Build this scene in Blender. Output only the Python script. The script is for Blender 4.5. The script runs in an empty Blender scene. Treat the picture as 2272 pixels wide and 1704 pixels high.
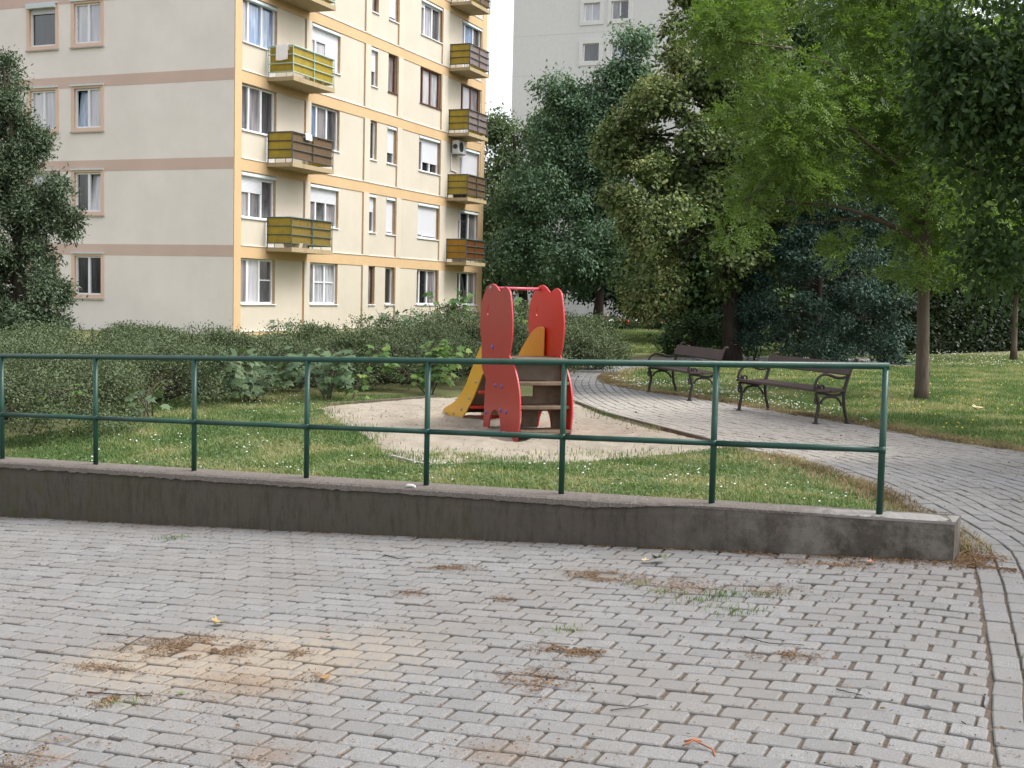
import bpy, math, random
import numpy as np
from mathutils import Matrix, Vector
random.seed(7); RNG = np.random.default_rng(11)
SC = bpy.context.scene
COL = SC.collection
R = math.radians
# ------------------------------------------------------------------ camera
F, CX, CY, H = 2700., 1136., 852., 1.5
PITCH, ROLL = 0.0728, 0.0235
f0 = np.array([0, math.cos(PITCH), -math.sin(PITCH)]); u0 = np.array([0, math.sin(PITCH), math.cos(PITCH)]); r0 = np.array([1., 0, 0])
CR = r0*math.cos(ROLL)+u0*math.sin(ROLL); CU = u0*math.cos(ROLL)-r0*math.sin(ROLL)
cam = bpy.data.cameras.new('camera'); camo = bpy.data.objects.new('camera', cam); COL.objects.link(camo)
M = Matrix(((CR[0], CU[0], -f0[0], 0), (CR[1], CU[1], -f0[1], 0), (CR[2], CU[2], -f0[2], H), (0, 0, 0, 1)))
camo.matrix_world = M
cam.sensor_fit = 'HORIZONTAL'; cam.sensor_width = 36; cam.lens = 36*F/2272; cam.clip_start = .1; cam.clip_end = 2000
SC.camera = camo
# ------------------------------------------------------------------ sky, sun, exposure
SUN_DIR = Vector((0.80, -0.10, 1.05)).normalized()
elev = math.asin(SUN_DIR.z); az = math.atan2(SUN_DIR.x, SUN_DIR.y)
W = bpy.data.worlds.new('World'); SC.world = W; W.use_nodes = True
nt = W.node_tree; nt.nodes.clear()
sky = nt.nodes.new('ShaderNodeTexSky'); sky.sky_type = 'NISHITA'; sky.sun_disc = False
sky.sun_elevation = elev; sky.sun_rotation = az; sky.dust_density = 4.0; sky.air_density = 1.0; sky.ozone_density = 1.0
hs = nt.nodes.new('ShaderNodeHueSaturation'); hs.inputs['Saturation'].default_value = .22
bg = nt.nodes.new('ShaderNodeBackground'); bg.inputs['Strength'].default_value = .15
wo = nt.nodes.new('ShaderNodeOutputWorld')
nt.links.new(sky.outputs[0], hs.inputs['Color']); nt.links.new(hs.outputs[0], bg.inputs[0]); nt.links.new(bg.outputs[0], wo.inputs[0])
sl = bpy.data.lights.new('sun', 'SUN'); sl.energy = .72; sl.angle = R(18); sl.color = (1, .965, .91)
so = bpy.data.objects.new('sun', sl); COL.objects.link(so)
so.rotation_euler = SUN_DIR.to_track_quat('Z', 'Y').to_euler(); so.location = (20, 0, 40)
SC.view_settings.view_transform = 'Standard'; SC.view_settings.look = 'None'; SC.view_settings.exposure = 1.36; SC.view_settings.gamma = 1
SC.cycles.max_bounces = 8; SC.cycles.transparent_max_bounces = 6; SC.cycles.diffuse_bounces = 4

def pix(px, py, Y):
    """a point of the place at forward distance Y"""
    d = f0*F+CR*(px-CX)-CU*(py-CY); return np.array([0, 0, H])+d*(Y/d[1])

# ------------------------------------------------------------------ helpers
def tag(o, label=None, cat=None, group=None, kind=None):
    if label: o['label'] = label
    if cat: o['category'] = cat
    if group: o['group'] = group
    if kind: o['kind'] = kind
    return o
def empty(name, loc=(0, 0, 0), rz=0, parent=None):
    o = bpy.data.objects.new(name, None); COL.objects.link(o); o.location = loc; o.rotation_euler = (0, 0, rz); o.empty_display_size = .3
    if parent: o.parent = parent
    return o
class MB:
    def __init__(s): s.v = []; s.f = []; s.m = []
    def quad(s, a, b, c, d, mi=0):
        n = len(s.v); s.v += [tuple(a), tuple(b), tuple(c), tuple(d)]; s.f.append((n, n+1, n+2, n+3)); s.m.append(mi)
    def poly(s, pts, mi=0):
        n = len(s.v); s.v += [tuple(p) for p in pts]; s.f.append(tuple(range(n, n+len(pts)))); s.m.append(mi)
    def hexa(s, p, mi=0):
        n = len(s.v); s.v += [tuple(q) for q in p]
        for f in ((0, 3, 2, 1), (4, 5, 6, 7), (0, 1, 5, 4), (1, 2, 6, 5), (2, 3, 7, 6), (3, 0, 4, 7)):
            s.f.append(tuple(n+i for i in f)); s.m.append(mi)
    def box(s, x0, x1, y0, y1, z0, z1, mi=0):
        s.hexa([(x0, y0, z0), (x1, y0, z0), (x1, y1, z0), (x0, y1, z0), (x0, y0, z1), (x1, y0, z1), (x1, y1, z1), (x0, y1, z1)], mi)
    def prism(s, pts, n, th, mi=0):
        """outline pts (3D, planar) extruded by th along n"""
        n = np.array(n, float)*th; k = len(pts); b = len(s.v)
        s.v += [tuple(p) for p in pts]+[tuple(np.array(p)+n) for p in pts]
        s.f.append(tuple(range(b+k-1, b-1, -1))); s.f.append(tuple(range(b+k, b+2*k))); s.m += [mi, mi]
        for i in range(k):
            j = (i+1) % k; s.f.append((b+i, b+j, b+k+j, b+k+i)); s.m.append(mi)
    def tube(s, pts, rad, n=8, mi=0, cap=True):
        P = [np.array(p, float) for p in pts]; k = len(P)
        rad = [rad]*k if np.isscalar(rad) else rad
        b = len(s.v); up = None
        for i in range(k):
            t = P[min(i+1, k-1)]-P[max(i-1, 0)]; t = t/(np.linalg.norm(t)+1e-9)
            if up is None:
                up = np.array([0, 0, 1.]) if abs(t[2]) < .9 else np.array([1., 0, 0])
            a = np.cross(t, up); a /= np.linalg.norm(a)+1e-9; c = np.cross(a, t); up = c
            for q in range(n):
                w = 2*math.pi*q/n; s.v.append(tuple(P[i]+rad[i]*(a*math.cos(w)+c*math.sin(w))))
        for i in range(k-1):
            for q in range(n):
                s.f.append((b+i*n+q, b+i*n+(q+1) % n, b+(i+1)*n+(q+1) % n, b+(i+1)*n+q)); s.m.append(mi)
        if cap:
            s.f.append(tuple(b+q for q in range(n-1, -1, -1))); s.m.append(mi)
            s.f.append(tuple(b+(k-1)*n+q for q in range(n))); s.m.append(mi)
    def build(s, name, mats, parent=None, smooth=False, bevel=0, loc=None):
        me = bpy.data.meshes.new(name); me.from_pydata(s.v, [], s.f)
        for m in (mats if isinstance(mats, (list, tuple)) else [mats]): me.materials.append(m)
        me.polygons.foreach_set('material_index', s.m)
        if smooth: me.polygons.foreach_set('use_smooth', [True]*len(s.f))
        me.update(); o = bpy.data.objects.new(name, me); COL.objects.link(o)
        if parent: o.parent = parent
        if loc is not None: o.location = loc
        if bevel:
            b = o.modifiers.new('bevel', 'BEVEL'); b.width = bevel; b.segments = 2; b.limit_method = 'ANGLE'; b.angle_limit = R(40)
        return o
def bulk(name, V, FA, mats, parent=None, attr=None, mi=None, smooth=False):
    """big mesh from arrays: V (n,3), FA list of (m,k) index arrays"""
    me = bpy.data.meshes.new(name); V = np.asarray(V, np.float32)
    FA = [np.asarray(f, np.int32) for f in FA]
    me.vertices.add(len(V)); me.vertices.foreach_set('co', V.ravel())
    tot = np.concatenate([np.full(len(f), f.shape[1], np.int32) for f in FA]); idx = np.concatenate([f.ravel() for f in FA])
    st = np.concatenate([[0], np.cumsum(tot)[:-1]]).astype(np.int32)
    me.loops.add(len(idx)); me.loops.foreach_set('vertex_index', idx)
    me.polygons.add(len(tot)); me.polygons.foreach_set('loop_start', st)
    try: me.polygons.foreach_set('loop_total', tot)
    except Exception: pass
    for m in (mats if isinstance(mats, (list, tuple)) else [mats]): me.materials.append(m)
    if mi is not None: me.polygons.foreach_set('material_index', np.asarray(mi, np.int32))
    me.polygons.foreach_set('use_smooth', np.full(len(tot), smooth))
    for k, a in (attr or {}).items():
        A = me.attributes.new(k, 'FLOAT', 'POINT'); A.data.foreach_set('value', np.asarray(a, np.float32))
    me.update(calc_edges=True); me.validate()
    o = bpy.data.objects.new(name, me); COL.objects.link(o)
    if parent: o.parent = parent
    return o
# ------------------------------------------------------------------ materials
def newmat(name):
    m = bpy.data.materials.new(name); m.use_nodes = True; t = m.node_tree
    return m, t, t.nodes['Principled BSDF'], t.nodes['Material Output']
def nz(t, scale, detail=4, rough=.6, vec=None, dims='3D'):
    n = t.nodes.new('ShaderNodeTexNoise'); n.inputs['Scale'].default_value = scale; n.inputs['Detail'].default_value = detail; n.inputs['Roughness'].default_value = rough
    if vec is not None: t.links.new(vec, n.inputs['Vector'])
    return n.outputs['Fac']
def objco(t, sc=(1, 1, 1)):
    c = t.nodes.new('ShaderNodeTexCoord'); m = t.nodes.new('ShaderNodeMapping'); m.inputs['Scale'].default_value = sc
    t.links.new(c.outputs['Object'], m.inputs['Vector']); return m.outputs['Vector']
def ramp(t, fac, stops):
    r = t.nodes.new('ShaderNodeValToRGB'); e = r.color_ramp.elements
    while len(e) < len(stops): e.new(.5)
    for q, (p, c) in zip(e, stops): q.position = p; q.color = (*c, 1) if len(c) == 3 else c
    t.links.new(fac, r.inputs['Fac']); return r.outputs['Color']
def mixc(t, fac, a, b, mode='MIX'):
    n = t.nodes.new('ShaderNodeMix'); n.data_type = 'RGBA'; n.blend_type = mode
    for s, v in ((0, fac), (6, a), (7, b)):
        if hasattr(v, 'is_linked') or hasattr(v, 'links'): t.links.new(v, n.inputs[s])
        elif s == 0: n.inputs[0].default_value = v
        else: n.inputs[s].default_value = (*v, 1)
    return n.outputs[2]
def bump(t, b, fac, strength=.3, dist=.01):
    n = t.nodes.new('ShaderNodeBump'); n.inputs['Strength'].default_value = strength; n.inputs['Distance'].default_value = dist
    t.links.new(fac, n.inputs['Height']); t.links.new(n.outputs[0], b.inputs['Normal'])
def attr(t, name):
    a = t.nodes.new('ShaderNodeAttribute'); a.attribute_name = name; return a.outputs['Fac']
def rng(t, v, a, b, c=0., d=1.):
    n = t.nodes.new('ShaderNodeMapRange'); t.links.new(v, n.inputs[0]); n.inputs[1].default_value = a; n.inputs[2].default_value = b; n.inputs[3].default_value = c; n.inputs[4].default_value = d
    return n.outputs[0]
def math_(t, op, a, b):
    n = t.nodes.new('ShaderNodeMath'); n.operation = op
    for i, v in enumerate((a, b)):
        if isinstance(v, (int, float)): n.inputs[i].default_value = v
        else: t.links.new(v, n.inputs[i])
    return n.outputs[0]
def simple(name, col, rough=.6, var=.12, scale=6, bmp=0, bscale=80, spec=.5, metal=0, var2=None, sc=(1, 1, 1)):
    m, t, b, o = newmat(name); v = objco(t, sc)
    n = nz(t, scale, 5, .65, v)
    c = np.array(col); c1 = tuple(np.clip(c*(1-var), 0, 1)); c2 = tuple(np.clip(c*(1+var), 0, 1))
    cc = ramp(t, n, [(.3, c1), (.7, c2)])
    if var2:
        n2 = nz(t, var2[0], 6, .7, v); cc = mixc(t, rng(t, n2, var2[2], var2[3]), cc, var2[1])
    t.links.new(cc, b.inputs['Base Color']); b.inputs['Roughness'].default_value = rough; b.inputs['Metallic'].default_value = metal
    b.inputs['Specular IOR Level'].default_value = spec
    if bmp: bump(t, b, nz(t, bscale, 4, .6, v), bmp, .006)
    return m
def leafmat(name, dark, mid, light, trans=.3, rough=.5):
    m, t, b, o = newmat(name); a = attr(t, 'shade')
    c = ramp(t, a, [(0., dark), (.5, mid), (1., light)])
    t.links.new(c, b.inputs['Base Color']); b.inputs['Roughness'].default_value = rough; b.inputs['Specular IOR Level'].default_value = .22
    tr = t.nodes.new('ShaderNodeBsdfTranslucent'); c2 = mixc(t, 1., c, (1.0, 1.1, .55), 'MULTIPLY'); t.links.new(c2, tr.inputs['Color'])
    mx = t.nodes.new('ShaderNodeMixShader'); mx.inputs[0].default_value = trans
    t.links.new(b.outputs[0], mx.inputs[1]); t.links.new(tr.outputs[0], mx.inputs[2]); t.links.new(mx.outputs[0], o.inputs[0])
    return m
# ------------------------------------------------------------------ the lie of the land
A0 = np.array([2.62, 7.07]); DW = np.array([-.899, .438]); DW /= np.linalg.norm(DW); NW = np.array([-DW[1], DW[0]])*-1   # wall direction, away from camera
if NW[1] < 0: NW = -NW
WT = .31                                                        # wall thickness
def tp(x, y):
    return (x-A0[0])*DW[0]+(y-A0[1])*DW[1], (x-A0[0])*NW[0]+(y-A0[1])*NW[1]
def walltop(t): return .228-.0352*t
def base(t): return -.0705*np.clip(t, 0, 14)+.0008*np.clip(t, 0, 14)**2*.5
def sst(a, b, x):
    q = np.clip((x-a)/(b-a), 0, 1); return q*q*(3-2*q)
LEDGE = np.array([(1.2, 2.2), (1.736, 4.178), (2.085, 5.117), (2.285, 5.702), (2.447, 6.178), (2.573, 6.539), (2.70, 6.95), (2.86, 7.5), (2.93, 8.1), (2.95, 8.7), (2.96, 9.4),
                  (2.95, 10.0), (2.86, 10.6), (2.66, 11.6), (2.28, 12.7), (1.66, 14.2), (1.2, 15.7), (.93, 17.3), (.8, 19.5), (.9, 22.), (1.3, 25.), (2.2, 28.3), (3.8, 31.), (6.5, 33.), (10, 34)])
def resample(P, step):
    P = np.asarray(P, float)
    # smooth by Catmull-Rom
    out = []
    Q = np.vstack([2*P[0]-P[1], P, 2*P[-1]-P[-2]])
    for i in range(1, len(Q)-2):
        for u in np.linspace(0, 1, 24, endpoint=False):
            a, b, c, d = Q[i-1], Q[i], Q[i+1], Q[i+2]
            out.append(.5*((2*b)+(-a+c)*u+(2*a-5*b+4*c-d)*u*u+(-a+3*b-3*c+d)*u**3))
    out.append(P[-1]); out = np.array(out)
    s = np.concatenate([[0], np.cumsum(np.linalg.norm(np.diff(out, axis=0), axis=1))])
    u = np.arange(0, s[-1], step)
    return np.stack([np.interp(u, s, out[:, k]) for k in range(P.shape[1])], 1)
LE = resample(LEDGE, .1)
RE = resample(np.array([(9.5, 3.), (8.2, 7.5), (6.6, 10.9), (5.5, 12.55), (4.9, 13.55), (4.62, 14.3), (4.36, 15.2), (3.85, 16.3), (3.3, 17.6), (2.8, 18.8), (2.3, 19.6), (1.85, 20.8), (1.7, 22.2), (1.95, 24.), (2.45, 26.), (3.6, 27.5), (5.5, 29.), (10., 30.)]), .1)
PATH = np.vstack([LE, RE[::-1]])
SAND = resample(np.array([(-2.5, 15.75), (-1.93, 16.55), (-.98, 17.5), (.3, 17.7), (.86, 17.35), (1.13, 15.9), (1.6, 14.2), (2.2, 12.72), (2.05, 12.2), (1.6, 11.75), (1.0, 11.3), (.55, 10.95), (-.22, 10.75), (-.75, 10.5), (-1.12, 11.1), (-1.6, 12.9), (-2.2, 14.5), (-2.5, 15.75)]), .1)
def inside(poly, x, y):
    x = np.asarray(x, float); y = np.asarray(y, float); c = np.zeros(x.shape, bool); X, Y = poly[:, 0], poly[:, 1]; j = len(X)-1
    for i in range(len(X)):
        if Y[i] != Y[j]:
            k = ((Y[i] > y) != (Y[j] > y)) & (x < (X[j]-X[i])*(y-Y[i])/(Y[j]-Y[i])+X[i]); c ^= k
        j = i
    return c
def dist(poly, x, y):
    x = np.asarray(x, float).ravel(); y = np.asarray(y, float).ravel(); d = np.full(x.shape, 1e9)
    P = poly[::2]
    for i in range(0, len(x), 20000):
        dd = (x[i:i+20000, None]-P[None, :, 0])**2+(y[i:i+20000, None]-P[None, :, 1])**2; d[i:i+20000] = np.sqrt(dd.min(1))
    return d
def G(x, y):
    """height of the ground"""
    x = np.asarray(x, float); y = np.asarray(y, float); shp = x.shape; x = x.ravel(); y = y.ravel()
    t, p = tp(x, y)
    low = base(t)+.03*np.clip(p, -14, 0)
    near = (p > 0) & (p < 4) & (t > -1) & (t < 14)
    up = np.zeros_like(x)
    if near.any():
        dp = dist(LE, x[near], y[near]); tt = t[near]
        up[near] = (walltop(np.clip(tt, 0, 9))-.035)*(1-sst(.3, 3.2, p[near]))*sst(.0, .9, dp)*sst(-.1, .6, tt)
    up += .10*sst(6, 14, x-.15*y)*sst(8, 20, y)               # the right-hand lawn rises a little
    z = np.where(p < .15, low, up)
    return z.reshape(shp)
def vnoise(x, y, s, seed=0):
    r = np.random.default_rng(seed); T = r.random((64, 64)); x = np.asarray(x)/s; y = np.asarray(y)/s
    i = np.floor(x).astype(int); j = np.floor(y).astype(int); u = x-i; v = y-j; u = u*u*(3-2*u); v = v*v*(3-2*v)
    a = T[i % 64, j % 64]; b = T[(i+1) % 64, j % 64]; c = T[i % 64, (j+1) % 64]; d = T[(i+1) % 64, (j+1) % 64]
    return a*(1-u)*(1-v)+b*u*(1-v)+c*(1-u)*v+d*u*v
def fbm(x, y, s, seed=0):
    return (vnoise(x, y, s, seed)+.5*vnoise(x, y, s/2.1, seed+1)+.25*vnoise(x, y, s/4.3, seed+2))/1.75

# ground sheet ------------------------------------------------------
def ground():
    gx = np.concatenate([-np.geomspace(400, 14, 14), np.arange(-13, -8, .5), np.arange(-8, 9, .1), np.arange(9, 18, .4), np.geomspace(18.5, 400, 14)])
    gy = np.concatenate([-np.geomspace(400, 4, 10), np.arange(-3, 2, .5), np.arange(2, 20, .1), np.arange(20, 40, .4), np.geomspace(41, 700, 16)])
    X, Y = np.meshgrid(gx, gy, indexing='ij'); t, p = tp(X, Y)
    Z = G(X, Y)-.012
    # step hidden inside the wall
    n, m = X.shape; Z = Z-.16*(inside(SAND, X.ravel(), Y.ravel()) & (dist(SAND, X, Y) > .12)).reshape(X.shape)
    V = np.stack([X, Y, Z], -1).reshape(-1, 3)
    I = np.arange(n*m).reshape(n, m); Q = np.stack([I[:-1, :-1], I[1:, :-1], I[1:, 1:], I[:-1, 1:]], -1).reshape(-1, 4)
    xr, yr = X.ravel(), Y.ravel(); tr, pr = t.ravel(), p.ravel()
    lawn = ((pr > .2) & ~inside(PATH, xr, yr)).astype(float)
    d = np.minimum(dist(LE, xr, yr), dist(RE, xr, yr)); ds = dist(SAND, xr, yr)
    dry = np.clip(1-d/.55, 0, 1)
    m_, tt, b, o = newmat('soil_and_turf'); v = objco(tt)
    n1 = nz(tt, 3, 6, .7, v); n2 = nz(tt, 40, 5, .7, v)
    turf = ramp(tt, n1, [(.3, (.13, .155, .055)), (.55, (.18, .20, .08)), (.75, (.25, .235, .115))])
    turf = mixc(tt, rng(tt, n2, .35, .7), turf, (.10, .085, .05))
    straw = ramp(tt, n2, [(.3, (.16, .11, .07)), (.7, (.30, .22, .14))])
    joint = ramp(tt, n2, [(.3, (.075, .060, .050)), (.6, (.145, .115, .090)), (.78, (.11, .105, .060))])
    c = mixc(tt, rng(tt, math_(tt, 'ADD', attr(tt, 'dry'), n2), .75, 1.05), turf, straw)
    c = mixc(tt, attr(tt, 'lawn'), joint, c)
    tt.links.new(c, b.inputs['Base Color']); b.inputs['Roughness'].default_value = .95; b.inputs['Specular IOR Level'].default_value = .1
    bump(tt, b, n2, .6, .02)
    o_ = bulk('ground', V, [Q], m_, attr={'lawn': lawn, 'dry': dry}, smooth=True); tag(o_, kind='structure')
ground()

# paving stones ------------------------------------------------------
def stone_mat(name, tint=(1, 1, 1), k=1., dust=(.285, .238, .182)):
    m, t, b, o = newmat(name); v = objco(t)
    sp = nz(t, 170, 3, .85, v); big = nz(t, 1.1, 5, .65, v); mid = nz(t, 14, 4, .7, v)
    T = lambda x: tuple(min(1, x*k*q) for q in tint)
    c = ramp(t, sp, [(.30, T(.12)), (.44, T(.30)), (.57, T(.41)), (.70, T(.66))])
    c = mixc(t, rng(t, attr(t, 'shade'), 0, 1, 0, .5), c, T(.245))
    c = mixc(t, rng(t, big, .42, .70, 0, .6), c, (.185, .17, .15))
    c = mixc(t, rng(t, mid, .55, .8, 0, .5), c, (.165, .15, .135))
    c = mixc(t, rng(t, math_(t, 'MULTIPLY', attr(t, 'sand'), rng(t, mid, .25, .55)), .1, .75, 0, .88), c, dust)
    fine = nz(t, 55, 4, .75, v)
    c = mixc(t, rng(t, math_(t, 'ADD', attr(t, 'stain'), math_(t, 'MULTIPLY', fine, .9)), .85, 1.25, 0, .9), c, (.185, .115, .065))
    c = mixc(t, rng(t, attr(t, 'edge'), 0, 1, 0, .35), c, (.12, .105, .09))
    t.links.new(c, b.inputs['Base Color']); b.inputs['Roughness'].default_value = .88; b.inputs['Specular IOR Level'].default_value = .3
    bump(t, b, sp, .5, .004)
    return m
STAINS = [(-1.55, 6.02, .34, .14), (-1.3, 5.95, .25, .1), (-1.72, 5.26, .13, .08), (-1.02, 5.83, .08, .05), (-.41, 7.62, .2, .07), (.51, 7.2, .2, .09), (.34, 5.63, .18, .08), (.1, 5.25, .22, .14), (-.04, 6.71, .09, .05), (.61, 7.06, .2, .09), (1.0, 6.76, .26, .15), (1.44, 6.6, .26, .13), (1.25, 5.42, .15, .08), (.86, 7.0, .25, .1), (-.55, 6.95, .12, .08), (-.82, 5.43, .09, .05), (-1.75, 4.58, .2, .13), (-1.95, 5.75, .25, .06), (-1.2, 5.4, .5, .25), (2.83, 7.2, .11, .09), (0, 4.4, .3, .2), (-.9, 4.5, .3, .2), (1.9, 7.2, .5, .09), (2.6, 7.0, .2, .12)]
def stainf(x, y):
    t = np.zeros(len(x))
    for a, b, sx, sy in STAINS:
        if 2 < b:
            dx = (x-a)*DW[0]*-1-(y-b)*DW[1]; dy = (x-a)*NW[0]+(y-b)*NW[1]; t = np.maximum(t, np.exp(-(dx/sx)**2-(dy/(sy*1.2))**2))
    return t*.62
def stones(name, P, U, L, Wd, mat, sandf, gap_l=.012, gap_w=.006, seed=3):
    """P (n,2) centres, U (n,2) long direction, one paver each, tops at ground height"""
    r = np.random.default_rng(seed); n = len(P); U = U/np.linalg.norm(U, axis=1)[:, None]
    ang = r.normal(0, .010, n); U = np.stack([U[:, 0]*np.cos(ang)-U[:, 1]*np.sin(ang), U[:, 0]*np.sin(ang)+U[:, 1]*np.cos(ang)], 1)
    Vv = np.stack([-U[:, 1], U[:, 0]], 1)
    hl = (L-gap_l-np.abs(r.normal(0, .0022, n)))/2; hw = (Wd-gap_w-np.abs(r.normal(0, .0016, n)))/2
    def ring(inset, c):
        a = hl-inset; b = hw-inset; k = c
        S = [(1, -1, 0, 1), (1, 1, 0, 0), (1, 1, 1, 0), (-1, 1, 1, 0)]
        pts = []
        for sx, sy, ux, uy in ((1, -1, 0, 1), (1, 1, 0, -1), (1, 1, -1, 0), (-1, 1, 1, 0), (-1, 1, 0, -1), (-1, -1, 0, 1), (-1, -1, 1, 0), (1, -1, -1, 0)):
            pts.append((sx*a+ux*k, sy*b+uy*k))
        return [(np.asarray(x)*np.ones(n), np.asarray(y)*np.ones(n)) for x, y in pts]
    jit = r.normal(0, .0015, (8, n, 2))
    rings = []
    tx, ty = r.normal(0, .013, n), r.normal(0, .013, n); dz = r.normal(0, .0019, n)-.004*(r.random(n) < .05)
    for inset, c, z in ((.0065, .006, .0), (.0015, .008, -.004), (0, .008, -.010), (0, .008, -.03)):
        for q, (a, b) in enumerate(ring(inset, c)):
            x = P[:, 0]+U[:, 0]*(a+jit[q, :, 0])+Vv[:, 0]*(b+jit[q, :, 1]); y = P[:, 1]+U[:, 1]*(a+jit[q, :, 0])+Vv[:, 1]*(b+jit[q, :, 1])
            rings.append((x, y, z+dz+tx*a+ty*b))
    X = np.stack([q[0] for q in rings], 1); Y = np.stack([q[1] for q in rings], 1); Z = np.stack([q[2] for q in rings], 1)
    Z = Z+G(P[:, 0], P[:, 1])[:, None]
    # follow the slope
    e = .05; gx = (G(P[:, 0]+e, P[:, 1])-G(P[:, 0]-e, P[:, 1]))/(2*e); gy = (G(P[:, 0], P[:, 1]+e)-G(P[:, 0], P[:, 1]-e))/(2*e)
    ok = (np.abs(gx) < .2) & (np.abs(gy) < .2); gx = gx*ok; gy = gy*ok
    Z += gx[:, None]*(X-P[:, 0:1])+gy[:, None]*(Y-P[:, 1:2])
    V = np.stack([X, Y, Z], -1).reshape(-1, 3); off = (np.arange(n)*32)[:, None]
    top = off+np.arange(8)[None]
    Q = []
    for k in range(3):
        for q in range(8):
            Q.append(np.concatenate([off+k*8+q, off+(k+1)*8+q, off+(k+1)*8+(q+1) % 8, off+k*8+(q+1) % 8], 1))
    shade = np.repeat(r.random(n)**1.5, 32); sand = np.repeat(sandf(P[:, 0], P[:, 1]), 32)
    edge = np.tile(np.repeat([0, .6, 1, 1], 8), n); stain = stainf(V[:, 0], V[:, 1])
    o = bulk(name, V, [top, np.concatenate(Q)], mat, attr={'shade': shade, 'sand': sand, 'edge': edge, 'stain': stain})
    return tag(o, kind='structure')
PL, PW = .186, .122
def lower_paving():
    P = []; U = []; LL = []
    ts = np.arange(-3.5, 4, .01)
    for j in range(int(-9/PW), 1):
        p = (j-.55)*PW; q = A0[None]+DW[None]*ts[:, None]+NW[None]*p
        ins = q[:, 0] < np.interp(q[:, 1], LE[:90, 1], LE[:90, 0])-.003
        tmin = ts[ins].min() if ins.any() else 0
        for i in range(-30, 90):
            t = i*PL+(PL/2 if j % 2 else 0)+RNG.normal(0, .002); ta, tb = max(t-PL/2, tmin), t+PL/2
            if tb-ta < .026: continue
            P.append(A0+DW*(ta+tb)/2+NW*(p+RNG.normal(0, .0012))); U.append(DW); LL.append(tb-ta)
    P = np.array(P); U = np.array(U); LL = np.array(LL)
    ok = (P[:, 1] > 2.2) & (P[:, 0] > -7.5)
    P, U, LL = P[ok], U[ok], LL[ok]
    def sandf(x, y):
        s = np.exp(-(((x+1.2)/.75)**2+((y-5.75)/.55)**2))*1.0+.7*np.exp(-(((x+1.75)/.4)**2+((y-5.9)/.3)**2))+.25*np.exp(-(((x-1.25)/.25)**2+((y-5.4)/.15)**2))
        return np.clip(s, 0, 1)
    stones('paving', P, U, LL, PW, stone_mat('paver_concrete', (1.015, 1, .985), .585), sandf)
lower_paving()
def path():
    P = []; U = []; dl, dw = .186, .124
    step = .02; C = resample(LEDGE, step)
    T = np.gradient(C, axis=0); T /= np.linalg.norm(T, axis=1)[:, None]; N = np.stack([T[:, 1], -T[:, 0]], 1)
    k = np.ones(41)/41
    for d_ in (0, 1): N[:, d_] = np.convolve(np.pad(N[:, d_], 20, mode='edge'), k, 'valid')
    N /= np.linalg.norm(N, axis=1)[:, None]
    for c in range(64):
        v = (c+.5)*dw; O = C+N*v
        s = np.concatenate([[0], np.cumsum(np.linalg.norm(np.diff(O, axis=0), axis=1))])
        u = np.arange(.05, s[-1], dl)
        x = np.interp(u, s, O[:, 0]); y = np.interp(u, s, O[:, 1]); tx = np.interp(u, s, T[:, 0]); ty = np.interp(u, s, T[:, 1])
        P.append(np.stack([x, y], 1)); U.append(np.stack([tx, ty], 1))
    P = np.vstack(P); U = np.vstack(U); ok = inside(PATH, P[:, 0], P[:, 1]) & (P[:, 1] < 33)
    P, U = P[ok], U[ok]
    # drop stones that collide where the path turns
    key = {}; keep = np.ones(len(P), bool)
    for i, q in enumerate(P):
        kx, ky = int(q[0]/.1), int(q[1]/.1); hit = False
        for a in (-1, 0, 1):
            for b in (-1, 0, 1):
                for w in key.get((kx+a, ky+b), ()):
                    d = P[w]-q
                    if abs(d@U[w]) < .15 and abs(d[0]*U[w][1]-d[1]*U[w][0]) < .095: hit = True
        if hit: keep[i] = False
        else: key.setdefault((kx, ky), []).append(i)
    P, U = P[keep], U[keep]
    def sandf(x, y):
        return np.clip(1.3*np.exp(-np.maximum(dist(SAND, x, y)-1.0, 0)/1.3)*(1-sst(17.5, 20, y))*sst(10.8, 12.5, y), 0, 1)
    stones('path', P, U, dl, dw, stone_mat('path_concrete', (1.01, 1.0, .995), .59, (.40, .365, .32)), sandf, gap_l=.008, gap_w=.0085, seed=5)
path()

# sand ------------------------------------------------------
SLP = np.array([.075, 12.559]); SA = np.array([-.34, .94]); SA /= np.linalg.norm(SA); SB = np.array([.94, .34]); SB /= np.linalg.norm(SB)
def sandz(x, y):
    z = .012+.06*(fbm(x, y, .9, 21)-.5)+.075*(fbm(x, y, .24, 31)-.5)+.035*(vnoise(x, y, .10, 41)-.5)
    d = np.minimum(dist(SAND, x, y).reshape(np.shape(x)), 1)
    z = z*sst(0, .5, d)+.008-.04*(1-sst(0, .16, d))
    for a, b, h, s in ((.0, -.05, -.045, .25), (.2, .65, .03, .28), (-.25, .3, .03, .25), (1.1, -.1, -.02, .25), (1.2, .6, .05, .3), (2.7, .3, -.06, .35), (-.6, .3, -.05, .35)):
        q = SLP+SA*a+SB*b; z = z+h*np.exp(-((x-q[0])**2+(y-q[1])**2)/(2*s*s*.6))
    return z
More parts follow.
